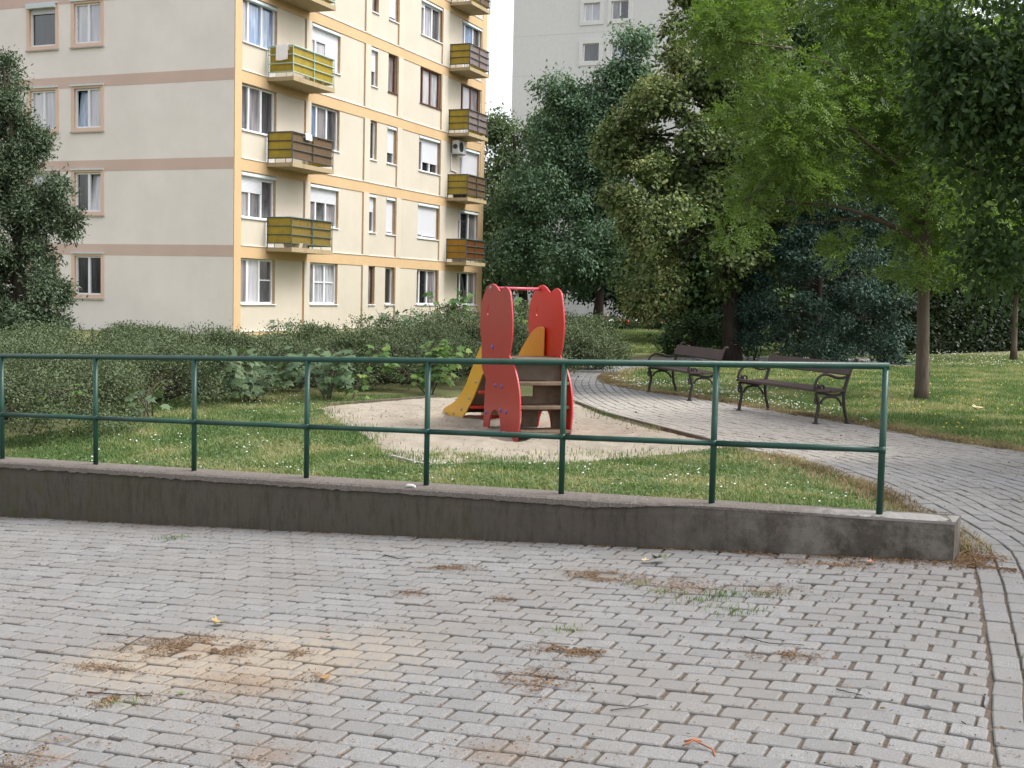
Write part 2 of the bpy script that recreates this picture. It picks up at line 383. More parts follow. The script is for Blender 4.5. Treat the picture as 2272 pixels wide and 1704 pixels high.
def sand():
    s = .035; gx = np.arange(-2.9, 2.6, s); gy = np.arange(10.2, 18., s); X, Y = np.meshgrid(gx, gy, indexing='ij')
    ok = inside(SAND, X.ravel(), Y.ravel()).reshape(X.shape); n, m = X.shape
    Z = G(X, Y)+sandz(X, Y); I = np.arange(n*m).reshape(n, m)
    Q = np.stack([I[:-1, :-1], I[1:, :-1], I[1:, 1:], I[:-1, 1:]], -1).reshape(-1, 4); q = ok[:-1, :-1] & ok[1:, 1:] & ok[1:, :-1] & ok[:-1, 1:]
    mt, t, b, o = newmat('play_sand'); v = objco(t); n1 = nz(t, 2.5, 6, .7, v); n2 = nz(t, 60, 4, .7, v)
    c = ramp(t, n1, [(.3, (.36, .31, .245)), (.6, (.46, .405, .33)), (.8, (.51, .455, .38))])
    c = mixc(t, rng(t, n2, .5, .8, 0, .5), c, (.27, .22, .165))
    t.links.new(c, b.inputs['Base Color']); b.inputs['Roughness'].default_value = .95; b.inputs['Specular IOR Level'].default_value = .1; bump(t, b, n2, 1.0, .03)
    V = np.stack([X, Y, Z], -1).reshape(-1, 3)
    tag(bulk('sand', V, [Q[q.ravel()]], mt, smooth=True), kind='structure')
    # dark timber edging between sand, path and hedge
    wood = simple('old_edging_wood', (.10, .075, .055), .85, .3, 8, .5, 60)
    for nm, a, b2, lab in (('edging_board', (.92, 17.2), (1.22, 15.6), 'dark timber edging board between the sand and the far path beside the slide'),
                           ('edging_board', (1.24, 15.55), (2.15, 12.8), 'long dark timber edging board where the sand meets the benches path'),
                           ('edging_board', (-2.45, 15.95), (-1.1, 17.55), 'dark timber edging board between sand and hedge foot'),
                           ('edging_board', (-1.08, 10.95), (-.72, 10.42), 'short pale edging board at the near left corner of the sand')):
        a = np.array(a); b2 = np.array(b2); d = b2-a; L = np.linalg.norm(d); d /= L
        mb = MB(); mb.box(0, L, -.02, .02, -.10, .028)
        ob = mb.build(nm, wood if 'pale' not in lab else simple('pale_edging_concrete', (.30, .275, .245), .9, .15, 10, .4, 60), bevel=.006); ob.location = (*a, float(G(a[0], a[1]))); ob.rotation_euler = (0, 0, math.atan2(d[1], d[0])); tag(ob, lab, 'edging', 'timber edging boards around the sand')
sand()
# ------------------------------------------------------------------ retaining wall and railing
def wpt(t, p, z): q = A0+DW*t+NW*p; return (q[0], q[1], z)
def wall():
    m, t, b, o = newmat('stained_concrete'); v = objco(t); vs = objco(t, (2.2, 2.2, .5))
    n1 = nz(t, 1.6, 6, .7, v); n2 = nz(t, 9, 5, .7, vs); n3 = nz(t, 120, 3, .7, v)
    c = ramp(t, n1, [(.3, (.072, .062, .052)), (.55, (.095, .082, .070)), (.75, (.125, .108, .093))])
    c = mixc(t, rng(t, n2, .46, .68, 0, .75), c, (.045, .042, .030))
    n4 = nz(t, 4.5, 6, .75, v); c = mixc(t, math_(t, 'MULTIPLY', attr(t, 'pale'), rng(t, n4, .42, .62)), c, (.21, .195, .17))
    c = mixc(t, rng(t, n3, .6, .75, 0, .4), c, (.22, .20, .18))
    c = mixc(t, math_(t, 'MULTIPLY', attr(t, 'moss'), rng(t, n1, .42, .62)), c, (.055, .06, .022))
    t.links.new(c, b.inputs['Base Color']); b.inputs['Roughness'].default_value = .93; b.inputs['Specular IOR Level'].default_value = .2; bump(t, b, n3, .5, .008)
    m2, t, b, o = newmat('weathered_wall_cap'); v = objco(t); n1 = nz(t, 2.2, 6, .7, v); n3 = nz(t, 90, 3, .75, v)
    c = ramp(t, n3, [(.3, (.10, .086, .075)), (.55, (.175, .155, .137)), (.74, (.40, .375, .35))])
    c = mixc(t, rng(t, n1, .35, .65, 0, .6), c, (.15, .125, .105))
    c = mixc(t, attr(t, 'pale'), c, ramp(t, n1, [(.3, (.25, .24, .225)), (.7, (.31, .30, .28))]))
    t.links.new(c, b.inputs['Base Color']); b.inputs['Roughness'].default_value = .93; b.inputs['Specular IOR Level'].default_value = .2; bump(t, b, n3, .8, .01)
    N = 260; ts = np.linspace(-.0, 10.5, N); rows = []; e = []
    r = np.random.default_rng(5)
    root = empty('retaining_wall', (0, 0, 0))
    tag(root, 'low dark stained concrete wall carrying the green railing', 'wall')
    capth = .05*sst(1.5, 2.3, ts)*(1+.08*r.normal(0, 1, N)).clip(.7, 1.3)
    # body grid: front face rows
    nz_ = 9; V = []; pale = []; moss = []
    for i, tt in enumerate(ts):
        zt = walltop(tt)-capth[i]; zb = float(base(tt))-.12
        for k in range(nz_):
            q = wpt(tt, .0008*r.normal(), zb+(zt-zb)*k/(nz_-1)) if k < nz_-1 else wpt(tt, .008, zt)
            V.append(q); pale.append(float(1-sst(.7, 2.2, tt))*.75); moss.append(float(.35*sst(2, 4, tt)+.65*sst(5.5, 7.2, tt))*.95)
        V.append(wpt(tt, WT, zt)); V.append(wpt(tt, WT, zb)); pale += [.6, .6]; moss += [0, 0]
    S = nz_+2; I = np.arange(N*S).reshape(N, S); Q = np.stack([I[:-1, :-1], I[:-1, 1:], I[1:, 1:], I[1:, :-1]], -1).reshape(-1, 4)
    end = np.array([list(range(S-1, -1, -1))])
    bulk('wall_body', V, [Q, end], m, root, {'pale': pale, 'moss': moss})
    V = []; pale = []
    for i, tt in enumerate(ts):
        z1 = walltop(tt); z0 = z1-capth[i]; lip = -.012*float(sst(1.5, 2.3, tt))+.0018*r.normal()
        for p, z in ((lip+.006, z0), (lip, z0+.004), (lip+.002, z1-.012), (lip+.016, z1+.002*r.normal()), (.12, z1+.004+.002*r.normal()), (.22, z1+.004+.002*r.normal()), (WT, z1-.004), (WT, z0)):
            V.append(wpt(tt, p, z)); pale.append(float(1-sst(.55, .95, tt+.1*r.normal()))*.95)
    S = 8; I = np.arange(N*S).reshape(N, S); Q = np.stack([I[:-1, :-1], I[:-1, 1:], I[1:, 1:], I[1:, :-1]], -1).reshape(-1, 4)
    bulk('wall_cap', V, [Q, np.array([list(range(S-1, -1, -1))])], m2, root, {'pale': pale})
wall()
def railing():
    g = simple('green_gloss_paint', (.005, .046, .030), .40, .25, 9, .15, 60, .5, var2=(38, (.035, .085, .075), .66, .72))
    root = empty('metal_railing', wpt(.45, .14, float(walltop(.45)))); tag(root, 'dark green tubular metal railing standing on the low wall', 'railing')
    off = np.array(root.location)
    bpy.context.view_layer.update()
    rr = .0205; T = [.455, 1.515, 2.585, 3.66, 4.72, 5.82, 6.88, 7.985, 9.06]
    zt = lambda t: 1.141-.0350*t; zm = lambda t: .626-.0350*t
    def L(t, z): return np.array(wpt(t, .14, z))-off
    mb = MB(); mb.tube([L(T[0]-rr, zt(T[0])), L(T[-1], zt(T[-1]))], rr*1.06, 14); mb.build('top_rail', g, root, True)
    for a, b in zip(T[:-1], T[1:]):
        mb = MB(); mb.tube([L(a+.012, zm(a)), L(b-.012, zm(b))], rr*.95, 14); mb.build('middle_rail', g, root, True)
    for t in T:
        mb = MB(); mb.tube([L(t, walltop(t)-.03), L(t, zt(t)-.006)], rr, 14)
        mb.tube([L(t, zm(t)-.021), L(t, zm(t)+.021)], rr*1.07, 14)      # weld collar
        mb.build('post', g, root, True)
railing()
# ------------------------------------------------------------------ play slide
def slide():
    r = np.random.default_rng(2)
    def paint(name, col, fade, amt):
        m, t, b, o = newmat(name); v = objco(t, (5, 5, .7)); n = nz(t, 4, 6, .7, v); n2 = nz(t, 30, 4, .7, objco(t, (3, 3, .4)))
        c = ramp(t, n, [(.3, tuple(q*.85 for q in col)), (.7, col)])
        c = mixc(t, rng(t, n, .4, .75, 0, amt), c, fade); c = mixc(t, rng(t, n2, .55, .75, 0, .35), c, tuple(q*.55 for q in col))
        t.links.new(c, b.inputs['Base Color']); b.inputs['Roughness'].default_value = .42; b.inputs['Coat Weight'].default_value = .05; bump(t, b, n2, .12, .004); return m
    red = paint('faded_red_paint', (.42, .028, .018), (.29, .048, .036), .7); red2 = paint('bright_red_paint', (.60, .026, .012), (.50, .034, .020), .4)
    redge = simple('red_board_edge', (.52, .05, .065), .4, .1)
    yel = paint('worn_yellow_paint', (.74, .38, .014), (.60, .36, .06), .5); wood = simple('worn_step_wood', (.14, .098, .066), .8, .3, 9, .4, 90, .3, sc=(1, 1, 1))
    beige = simple('grey_beige_board', (.17, .135, .10), .8, .15, 8, .3); blue = simple('blue_plastic_cap', (.06, .11, .38), .35, .1); steel = simple('dull_bolt_steel', (.35, .33, .34), .45, .2, metal=.6)
    rail = simple('red_bar_paint', (.55, .10, .14), .4, .15)
    g0 = float(G(SLP[0], SLP[1]))+.0
    root = empty('playground_slide', (SLP[0], SLP[1], g0)); tag(root, 'red and yellow climbing slide with elephant-shaped side panels on the sand', 'slide')
    def L(u, w, z): q = SA*u+SB*w; return (q[0], q[1], z)
    out = [(1.285, 1.17), (1.28, 1.28), (1.25, 1.4), (1.18, 1.49), (1.09, 1.565), (1.0, 1.605), (.9, 1.622), (.81, 1.612), (.735, 1.588), (.68, 1.56), (.635, 1.545), (.59, 1.548), (.52, 1.575), (.45, 1.585), (.37, 1.57), (.31, 1.535), (.28, 1.48), (.245, 1.38),
           (.215, 1.26), (.21, 1.14), (.225, 1.04), (.25, .95), (.285, .875), (.285, .855), (.22, .83), (.155, .78), (.08, .71), (.01, .62), (-.04, .52), (-.07, .41), (-.075, .29), (-.06, .17), (-.035, .06), (.0, -.02), (.03, -.1), (.49, -.1), (.505, .05), (.54, .16), (.60, .225), (.69, .25), (.78, .23), (.85, .175), (.895, .10), (.92, .0),
           (.93, -.1), (1.10, -.1), (1.095, .05), (1.075, .2), (1.07, .34), (1.06, .45), (1.045, .53), (1.035, .565), (1.09, .60), (1.16, .66), (1.2, .74), (1.205, .85), (1.22, .97), (1.26, 1.07)]
    def dense(P, n=3):
        P = np.array(P); k = len(P); o = []
        for i in range(k):
            a, b, c, d = P[i-1], P[i], P[(i+1) % k], P[(i+2) % k]
            sharp = lambda q: np.dot(P[q]-P[q-1], P[(q+1) % k]-P[q])/(np.linalg.norm(P[q]-P[q-1])*np.linalg.norm(P[(q+1) % k]-P[q])+1e-9) < .55
            for u in np.linspace(0, 1, n, endpoint=False):
                if sharp(i) or sharp((i+1) % k): o.append(b+(c-b)*u)
                else: o.append(.5*((2*b)+(-a+c)*u+(2*a-5*b+4*c-d)*u*u+(-a+3*b-3*c+d)*u**3))
        return o
    import bmesh
    def panel(w, th, face, name):
        bm = bmesh.new(); loops = [dense(out)]
        hole = [(1.03, 1.275), (1.045, 1.29), (1.04, 1.32), (1.015, 1.36), (.985, 1.395), (.995, 1.355), (1.0, 1.32), (1.0, 1.29), (1.01, 1.275)]
        loops.append([np.array(h) for h in hole]); edges = []; rim = []
        for lp in loops:
            vs = [bm.verts.new(L(p[0], w, p[1])) for p in lp]; rim.append(vs)
            edges += [bm.edges.new((vs[i], vs[(i+1) % len(vs)])) for i in range(len(vs))]
        res = bmesh.ops.triangle_fill(bm, edges=edges, use_beauty=True)
        fs = [f for f in bm.faces]
        ex = bmesh.ops.extrude_face_region(bm, geom=fs); nv = [q for q in ex['geom'] if isinstance(q, bmesh.types.BMVert)]
        d = Vector((*(SB*th), 0)); bmesh.ops.translate(bm, verts=nv, vec=d)
        bmesh.ops.recalc_face_normals(bm, faces=bm.faces[:])
        for f in bm.faces: f.material_index = 0 if abs(f.normal.dot(Vector((*SB, 0)))) > .7 else 1
        me = bpy.data.meshes.new(name); bm.to_mesh(me); bm.free(); me.materials.append(face); me.materials.append(redge)
        o = bpy.data.objects.new(name, me); COL.objects.link(o); o.parent = root
        b = o.modifiers.new('bevel', 'BEVEL'); b.width = .003; b.segments = 1; b.limit_method = 'ANGLE'; b.angle_limit = R(60); return o
    SEP = .565; TH = .017
    p1 = panel(-TH, TH, red, 'side_panel'); p1['label'] = 'faded darker red side panel'
    p2 = panel(SEP, TH, red2, 'side_panel'); p2['label'] = 'brighter red side panel'
    def bolt(par, pts, w, dirn, mat):
        for u, z in pts:
            mb = MB(); mb.tube([L(u, w+dirn*q, z) for q in (0, .004, .009, .013)], [.0235, .0235, .018, .007], 10); mb.build('bolt_cap', mat, par, True)
    bl = [(.83, .93), (.69, .52), (.50, .52), (1.0, .19), (.52, .26), (.34, .26), (1.01, .0), (.19, .02)]
    bolt(p1, bl, -TH, -1, blue); bolt(p1, [(.93, 1.575)], -TH, -1, steel); bolt(p2, [(.27, .52), (.1, .26)], SEP, -1, blue)
    mb = MB(); mb.tube([L(.93, 0, 1.575), L(.93, SEP, 1.575)], .0165, 12); mb.build('crossbar', rail, root, True)
    # steps: rounded front edges
    for z, a, b in ((.845, .08, .62), (.605, .0, .30), (.357, -.03, .24), (.105, -.08, .2)):
        pts = []; 
        for q in np.linspace(0, 1, 9): pts.append(L(a-.05*math.sin(math.pi*q), SEP*q*.996+.001, z))
        pts += [L(b, SEP*.997, z), L(b, .001, z)]
        mb = MB(); mb.prism(pts, (0, 0, -1), .034); mb.build('platform' if z > .8 else 'step', wood, root, bevel=.006)
    def board(name, u, w0, w1, z0, z1, holes, mat, th=.02):
        ws = sorted({w0, w1, *[h[0] for h in holes], *[h[1] for h in holes]}); zs = sorted({z0, z1, *[h[2] for h in holes], *[h[3] for h in holes]}); mb = MB()
        for a, b in zip(ws[:-1], ws[1:]):
            for c, d in zip(zs[:-1], zs[1:]):
                if any(h[0] <= a and b <= h[1] and h[2] <= c and d <= h[3] for h in holes): continue
                mb.hexa([L(u, a, c), L(u, b, c), L(u+th, b, c), L(u+th, a, c), L(u, a, d), L(u, b, d), L(u+th, b, d), L(u+th, a, d)])
        return mb.build(name, mat, root)
    e = .003
    board('riser', .26, e, SEP-e, .607, .81, [], beige)
    board('lattice_board', .20, e, SEP-e, .36, .571, [(.03, .235, .44, .565)], wood)
    board('lattice_board', .22, e, SEP-e, .107, .323, [(.02, .12, .107, .28), (.3, .46, .107, .28)], wood)
    # chute
    mb = MB(); prof = [(.62, .84), (1.0, .80), (1.25, .70), (1.6, .45), (1.95, .22), (2.25, .10), (2.6, .05), (2.78, .045)]
    for (a, b), (c, d) in zip(prof[:-1], prof[1:]):
        mb.hexa([L(a, .05, b-.02), L(a, SEP-.05, b-.02), L(c, SEP-.05, d-.02), L(c, .05, d-.02), L(a, .05, b), L(a, SEP-.05, b), L(c, SEP-.05, d), L(c, .05, d)])
    mb.build('slide_chute', beige, root)
    for u, z in ((1.25, .64), (1.45, .40), (1.75, .20), (2.05, .05)):
        mb = MB(); mb.tube([L(u, .04, z-.02), L(u, SEP-.04, z-.02)], .022, 8); mb.build('cross_brace', red2, root, True)
    yl = [(.70, .62), (.70, 1.14), (.74, 1.16), (.90, 1.15), (1.07, 1.09), (1.22, 1.0), (1.36, .91), (1.5, .80), (1.63, .68), (1.77, .55), (1.93, .41), (2.13, .28), (2.43, .16), (2.77, .07), (2.82, .0), (2.80, -.08), (2.25, -.08), (1.97, .05), (1.72, .21), (1.49, .40), (1.33, .55), (1.2, .62)]
    for w in (.022, SEP-.038):
        mb = MB(); mb.prism([L(p[0], w, p[1]) for p in dense(yl, 2)], (*SB, 0), .016); o = mb.build('slide_side', yel, root, bevel=.003)
        if w < .1:
            bolt(o, [(1.5, .5), (1.75, .29), (2.03, .13), (2.34, .05)], w, -1, steel)
slide()
# ------------------------------------------------------------------ benches
def bench(name, a, b, label):
    """a, b: front legs (left, right seen from the sand)"""
    iron = simple('dark_cast_iron', (.030, .024, .022), .55, .3, 20, .2, 120, .35, var2=(45, (.13, .075, .05), .68, .75)); wood = simple('brown_painted_plank', (.062, .041, .038), .62, .18, 4, .25, 60, .3, sc=(1, 1, 1), var2=(30, (.14, .105, .10), .68, .76))
    a, b = np.array(a), np.array(b); ax = b-a; Ln = np.linalg.norm(ax); ax /= Ln; bk = np.array([-ax[1], ax[0]])
    if bk[0] < 0: bk = -bk
    mid = (a+b)/2; g = float(G(mid[0], mid[1])); root = empty(name, (mid[0], mid[1], g)); tag(root, label, 'bench', 'park benches beside the path')
    def L(s, u, z): q = ax*s+bk*u; return (q[0], q[1], z)
    sc = 1.0
    def sm(P):
        return [p for p in resample(np.array(P, float), .014)]
    for s in (-Ln/2, Ln/2):
        mb = MB()
        def bar(P, r): mb.tube([L(s, u, z) for u, z in sm(P)], r*1.3, 8)
        bar([(.0, .0), (.012, .1), (.03, .19), (.032, .25), (.005, .33), (-.01, .385)], .017)
        bar([(.063, .25), (.10, .31), (.17, .335), (.28, .33), (.345, .285), (.385, .22)], .012)
        bar([(.48, .0), (.45, .1), (.42, .2), (.408, .37), (.43, .48), (.455, .56), (.49, .655), (.525, .745), (.55, .785), (.585, .792), (.60, .775)], .017)
        bar([(.485, .65), (.455, .60), (.40, .575), (.30, .572), (.2, .60), (.11, .615), (.045, .595), (-.005, .545), (-.03, .47), (-.025, .40)], .0135)
        bar([(-.02, .375), (.04, .385), (.13, .375), (.25, .352), (.34, .362), (.39, .40), (.41, .47)], .013)
        th = np.linspace(0, 2*math.pi*1.35, 30); bar([(.07+(.058-.005*q)*math.cos(q+2.4), .445+(.062-.005*q)*math.sin(q+2.4)) for q in th], .0105)
        th = np.linspace(0, 2*math.pi, 18); bar([(.005+.03*math.cos(q), .30+.045*math.sin(q)) for q in th], .009)
        for z, u in ((.03, .004), (.17, .028), (.455, -.028), (.44, .417)): mb.tube([L(s, u, z-.008), L(s, u, z+.008)], .024, 8)
        for u in (0., .48): mb.tube([L(s, u, .0), L(s, u, .014)], .042, 10)
        mb.build('end_frame', iron, root, True)
    def plank(nm, u0, z0, u1, z1, th, s0=-Ln/2-.05, s1=Ln/2+.05):
        d = np.array([u1-u0, z1-z0]); n = np.array([-d[1], d[0]]); n = n/np.linalg.norm(n)*th; mb = MB()
        mb.hexa([L(s0, u0, z0), L(s1, u0, z0), L(s1, u1, z1), L(s0, u1, z1), L(s0, u0+n[0], z0+n[1]), L(s1, u0+n[0], z0+n[1]), L(s1, u1+n[0], z1+n[1]), L(s0, u1+n[0], z1+n[1])]); mb.build(nm, wood, root, bevel=.007)
    plank('seat_plank', -.035, .40, .165, .392, .035); plank('seat_plank', .18, .388, .385, .40, .035)
    plank('backrest_plank', .452, .60, .515, .755, .03)
bench('park_bench', (3.11, 16.57), (3.76, 14.97), 'brown iron and plank bench nearer the railing corner, in front of the blue-green conifer')
bench('park_bench', (2.21, 19.58), (2.64, 18.02), 'brown iron and plank bench farther along the path, before the round low juniper')
# ------------------------------------------------------------------ apartment building
ZE, ST = .097, 2.8
class FR:
    """a wall's frame inside its building: origin, along, outward"""
    def __init__(s, o, a, n): s.o = np.array(o, float); s.a = np.array(a, float); s.n = np.array(n, float)
    def p(s, u, d, z): q = s.o+s.a*u+s.n*d; return (q[0], q[1], z)
def fbox(mb, fr, u0, u1, d0, d1, z0, z1, mi=0):
    p = [fr.p(u0, d0, z0), fr.p(u1, d0, z0), fr.p(u1, d1, z0), fr.p(u0, d1, z0), fr.p(u0, d0, z1), fr.p(u1, d0, z1), fr.p(u1, d1, z1), fr.p(u0, d1, z1)]
    mb.hexa(p, mi)
def openwall(mb, fr, u0, u1, z0, z1, ops, dep, mi=0, mr=1):
    us = sorted({u0, u1, *[q for o in ops for q in o[:2]]}); zs = sorted({z0, z1, *[q for o in ops for q in o[2:4]]})
    for a, b in zip(us[:-1], us[1:]):
        for c, d in zip(zs[:-1], zs[1:]):
            if any(o[0] <= a+1e-6 and b <= o[1]+1e-6 and o[2] <= c+1e-6 and d <= o[3]+1e-6 for o in ops): continue
            mb.quad(fr.p(a, 0, c), fr.p(b, 0, c), fr.p(b, 0, d), fr.p(a, 0, d), mi)
    for o in ops:
        a, b, c, d = o[:4]
        for q in ((a, c, a, d), (b, d, b, c), (a, d, b, d), (b, c, a, c)):
            mb.quad(fr.p(q[0], 0, q[1]), fr.p(q[2], 0, q[3]), fr.p(q[2], -dep, q[3]), fr.p(q[0], -dep, q[1]), mr)
MW = dict(
    white=simple('white_window_frame', (.70, .71, .73), .35, .04), brown=simple('brown_window_frame', (.11, .045, .028), .45, .2),
    sill=simple('white_metal_sill', (.62, .63, .65), .4, .05), box=simple('pale_blue_grey_roller_box', (.50, .56, .57), .4, .06))
def shuttermat():
    m, t, b, o = newmat('white_roller_slats'); v = objco(t); w = t.nodes.new('ShaderNodeTexWave'); w.wave_type = 'BANDS'; w.bands_direction = 'Z'; w.inputs['Scale'].default_value = 7.5
    t.links.new(v, w.inputs['Vector']); t.links.new(ramp(t, w.outputs['Fac'], [(.1, (.40, .41, .44)), (.35, (.60, .61, .64))]), b.inputs['Base Color']); b.inputs['Roughness'].default_value = .5; bump(t, b, w.outputs['Fac'], .3, .01); return m
MW['shutter'] = shuttermat()
def glass(name, base, cur, lo, hi):
    m, t, b, o = newmat(name); v = objco(t, (1, 1, .12)); n = nz(t, 5, 3, .6, v)
    t.links.new(mixc(t, rng(t, n, lo, hi), base, cur), b.inputs['Base Color']); b.inputs['Roughness'].default_value = .06; b.inputs['Specular IOR Level'].default_value = .9
    b.inputs['Coat Weight'].default_value = .4; b.inputs['Coat Roughness'].default_value = .03; return m
GL = [glass('dark_glass', (.035, .038, .045), (.10, .095, .10), .4, .7), glass('curtained_glass', (.16, .17, .19), (.42, .43, .46), .35, .6),
      glass('violet_curtain_glass', (.12, .11, .12), (.25, .235, .245), .4, .6), glass('sky_reflection_glass', (.10, .17, .30), (.30, .36, .46), .45, .65), glass('black_glass', (.012, .012, .014), (.05, .05, .055), .5, .7),  # blue panes: sky reflection put into the glass colour
      glass('pale_net_glass', (.36, .37, .42), (.52, .50, .52), .35, .6)]
def window(par, fr, u0, u1, z0, z1, leaves, gl=0, fm='white', dep=.13, shut=None, box=False, sill='sill', surround=None, trans=None, tilt=None):
    """leaves: list of width weights; shut: per leaf fraction closed"""
    f = MB(); w = .055; d0, d1 = -dep-.045, -dep+.02
    fbox(f, fr, u0, u1, d0, d1, z0, z0+w); fbox(f, fr, u0, u1, d0, d1, z1-w, z1)
    fbox(f, fr, u0, u0+w, d0, d1, z0+w, z1-w); fbox(f, fr, u1-w, u1, d0, d1, z0+w, z1-w)
    tot = sum(leaves); x = u0+w; xs = []
    for i, l in enumerate(leaves):
        e = x+(u1-u0-2*w)*l/tot; xs.append((x, e))
        if i < len(leaves)-1: fbox(f, fr, e-.045, e+.045, d0-.001, d1+.004, z0+w, z1-w)
        x = e
    for i, (a, b) in enumerate(xs):
        if trans and i in trans: fbox(f, fr, a+.05, b-.045, d0, d1-.008, (z0+z1)/2-.02+.05, (z0+z1)/2+.02+.05)
    o = f.build('window', MW[fm], par)
    for i, (a, b) in enumerate(xs):
        g = MB(); a2 = a+.01; b2 = b-.01; k = gl[i] if isinstance(gl, (list, tuple)) else gl
        if tilt is not None and i == tilt:
            g.quad(fr.p(a2, -dep-.03, z0+w), fr.p(b2, -dep-.03, z0+w), fr.p(b2, -dep-.16, z1-w), fr.p(a2, -dep-.16, z1-w)); g.quad(fr.p(a2, -dep-.2, z0+w), fr.p(b2, -dep-.2, z0+w), fr.p(b2, -dep-.2, z1-w), fr.p(a2, -dep-.2, z1-w))
        else: g.quad(fr.p(a2, -dep-.03, z0+w), fr.p(b2, -dep-.03, z0+w), fr.p(b2, -dep-.03, z1-w), fr.p(a2, -dep-.03, z1-w))
        g.build('pane', GL[k], o)
        if shut and shut[i] > 0:
            q = MB(); fbox(q, fr, a2-.02, b2+.02, -dep+.022, -dep+.034, z1-w-(z1-z0-w)*shut[i], z1-.01); q.build('roller_shutter', MW['shutter'], o)
    if box:
        q = MB(); pr = []
        for k in range(7):
            an = math.pi/2*k/6; pr.append((-dep+.03+.13*math.sin(an), z1+.02-.14+.14*math.cos(an)-.0))
        pr += [(-dep+.03, z1-.14)]
        q.prism([fr.p(u0+.01, d, z) for d, z in pr], np.append(fr.a, 0), u1-u0-.02); q.build('roller_box', MW['box'], o)
    if sill:
        q = MB(); fbox(q, fr, u0-.03, u1+.03, -dep+.021, .055, z0-.045, z0-.004); q.build('sill', MW[sill], o)
    return o
def apartment():
    root = empty('apartment_building', (-9.041, 39.214, 0), math.pi/2-.386)
    tag(root, 'cream apartment block with orange floor bands and yellow balconies', 'apartment block')
    def plaster(name, col, d2, streak=.3):
        m, t, b, o = newmat(name); v = objco(t); n = nz(t, .55, 6, .65, v); n2 = nz(t, 3, 5, .7, objco(t, (1, 1, .18))); n3 = nz(t, 45, 3, .7, v)
        c = ramp(t, n, [(.3, tuple(q*.93 for q in col)), (.7, tuple(min(1, q*1.05) for q in col))]); c = mixc(t, rng(t, n2, .55, .8, 0, streak), c, d2)
        t.links.new(c, b.inputs['Base Color']); b.inputs['Roughness'].default_value = .92; b.inputs['Specular IOR Level'].default_value = .15; bump(t, b, n3, .35, .01); return m
    cream = plaster('cream_roughcast', (.51, .465, .385), (.41, .355, .28)); pale = plaster('pale_end_wall_render', (.72, .67, .625), (.62, .57, .525), .25)
    orange = plaster('orange_band_render', (.53, .375, .215), (.43, .28, .145), .4); pink = plaster('dusty_pink_band', (.54, .41, .35), (.48, .36, .30)); salmon = plaster('salmon_surround', (.64, .47, .37), (.5, .33, .24))
    brown = simple('shaded_orange_edge', (.33, .18, .085), .9, .2); flash = simple('white_ledge_flashing', (.66, .64, .60), .6, .1); conc = plaster('stained_slab_concrete', (.36, .285, .175), (.17, .12, .07), .75)
    pil = plaster('light_pilaster_render', (.53, .485, .40), (.5, .4, .27)); roofm = simple('dark_roof_felt', (.1, .1, .1), .9)
    NF = 6; TOP = ZE+NF*ST+.5; LEN, DEPTH = 19.86, 12.6
    F1 = FR((0, 0), (1, 0), (0, -1)); F2 = FR((0, 0), (0, 1), (-1, 0))
    bays = [('a', .42, 2.42), ('b', 4.6, 6.58), ('n', 8.86, 9.44), ('m', 10.3, 11.04), ('c', 13.1, 15.08), ('d', 17.15, 19.33)]
    ops = [(a, b, ZE+k*ST+.92, ZE+k*ST+2.40) for k in range(NF) for _, a, b in bays]
    eops = [(a, b, ZE+k*ST+1.08, ZE+k*ST+2.40) for k in range(NF) for a, b in ((5.3, 6.42), (7.22, 8.34))]
    mb = MB(); openwall(mb, F1, .0, LEN, -.6, TOP, ops, .15); mb.quad((LEN, 0, -.6), (LEN, DEPTH, -.6), (LEN, DEPTH, TOP), (LEN, 0, TOP)); mb.quad((LEN, DEPTH, -.6), (0, DEPTH, -.6), (0, DEPTH, TOP), (LEN, DEPTH, TOP))
    mb.build('facade_wall', [cream, simple('beige_reveal', (.42, .31, .20), .9, .15)], root)
    mb = MB(); openwall(mb, F2, .0, DEPTH, -.6, TOP, eops, .10); mb.build('end_wall', [pale, salmon], root)
    mb = MB(); mb.box(-.15, LEN+.15, -.15, DEPTH+.15, TOP, TOP+.25); mb.build('roof', roofm, root)
    # painted corner posts, bands, pilasters
    mb = MB(); fbox(mb, F1, .003, .385, -.02, .03, -.6, TOP-.01); mb.build('corner_post', orange, root); mb = MB(); fbox(mb, F1, 19.4, LEN-.003, -.02, .03, -.6, TOP-.012); mb.build('corner_post', orange, root)
    for k in range(NF+1):
        z1 = ZE+k*ST; z0 = z1-.387 if k else -.6
        mb = MB(); fbox(mb, F1, .386, 19.399, -.1, .024, z0, z1); mb.build('floor_band', orange, root)
        mb = MB()
        for a, b in ((.387, 4.19), (4.56, 8.39), (8.84, 11.08), (11.51, 15.12), (15.72, 19.39)):
            fbox(mb, F1, a, b, -.02, .05, z1+.001, z1+.035)
        if k < NF: mb.build('ledge_flashing', flash, root)
        if k:
            mb = MB(); fbox(mb, F2, .0, DEPTH, -.1, .008, z1-.387+.02, z1-.0); mb.build('painted_band', pink, root)
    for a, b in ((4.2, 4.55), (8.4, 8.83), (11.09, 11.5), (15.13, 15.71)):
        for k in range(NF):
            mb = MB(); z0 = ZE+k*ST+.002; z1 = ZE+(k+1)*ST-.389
            fbox(mb, F1, a, b, -.05, .05, z0, z1); fbox(mb, F1, a-.05, a-.002, -.05, .012, z0, z1, 1); mb.build('pilaster', [pil, brown], root)  # brown strip: orange paint with the pilaster side's shade put into its colour
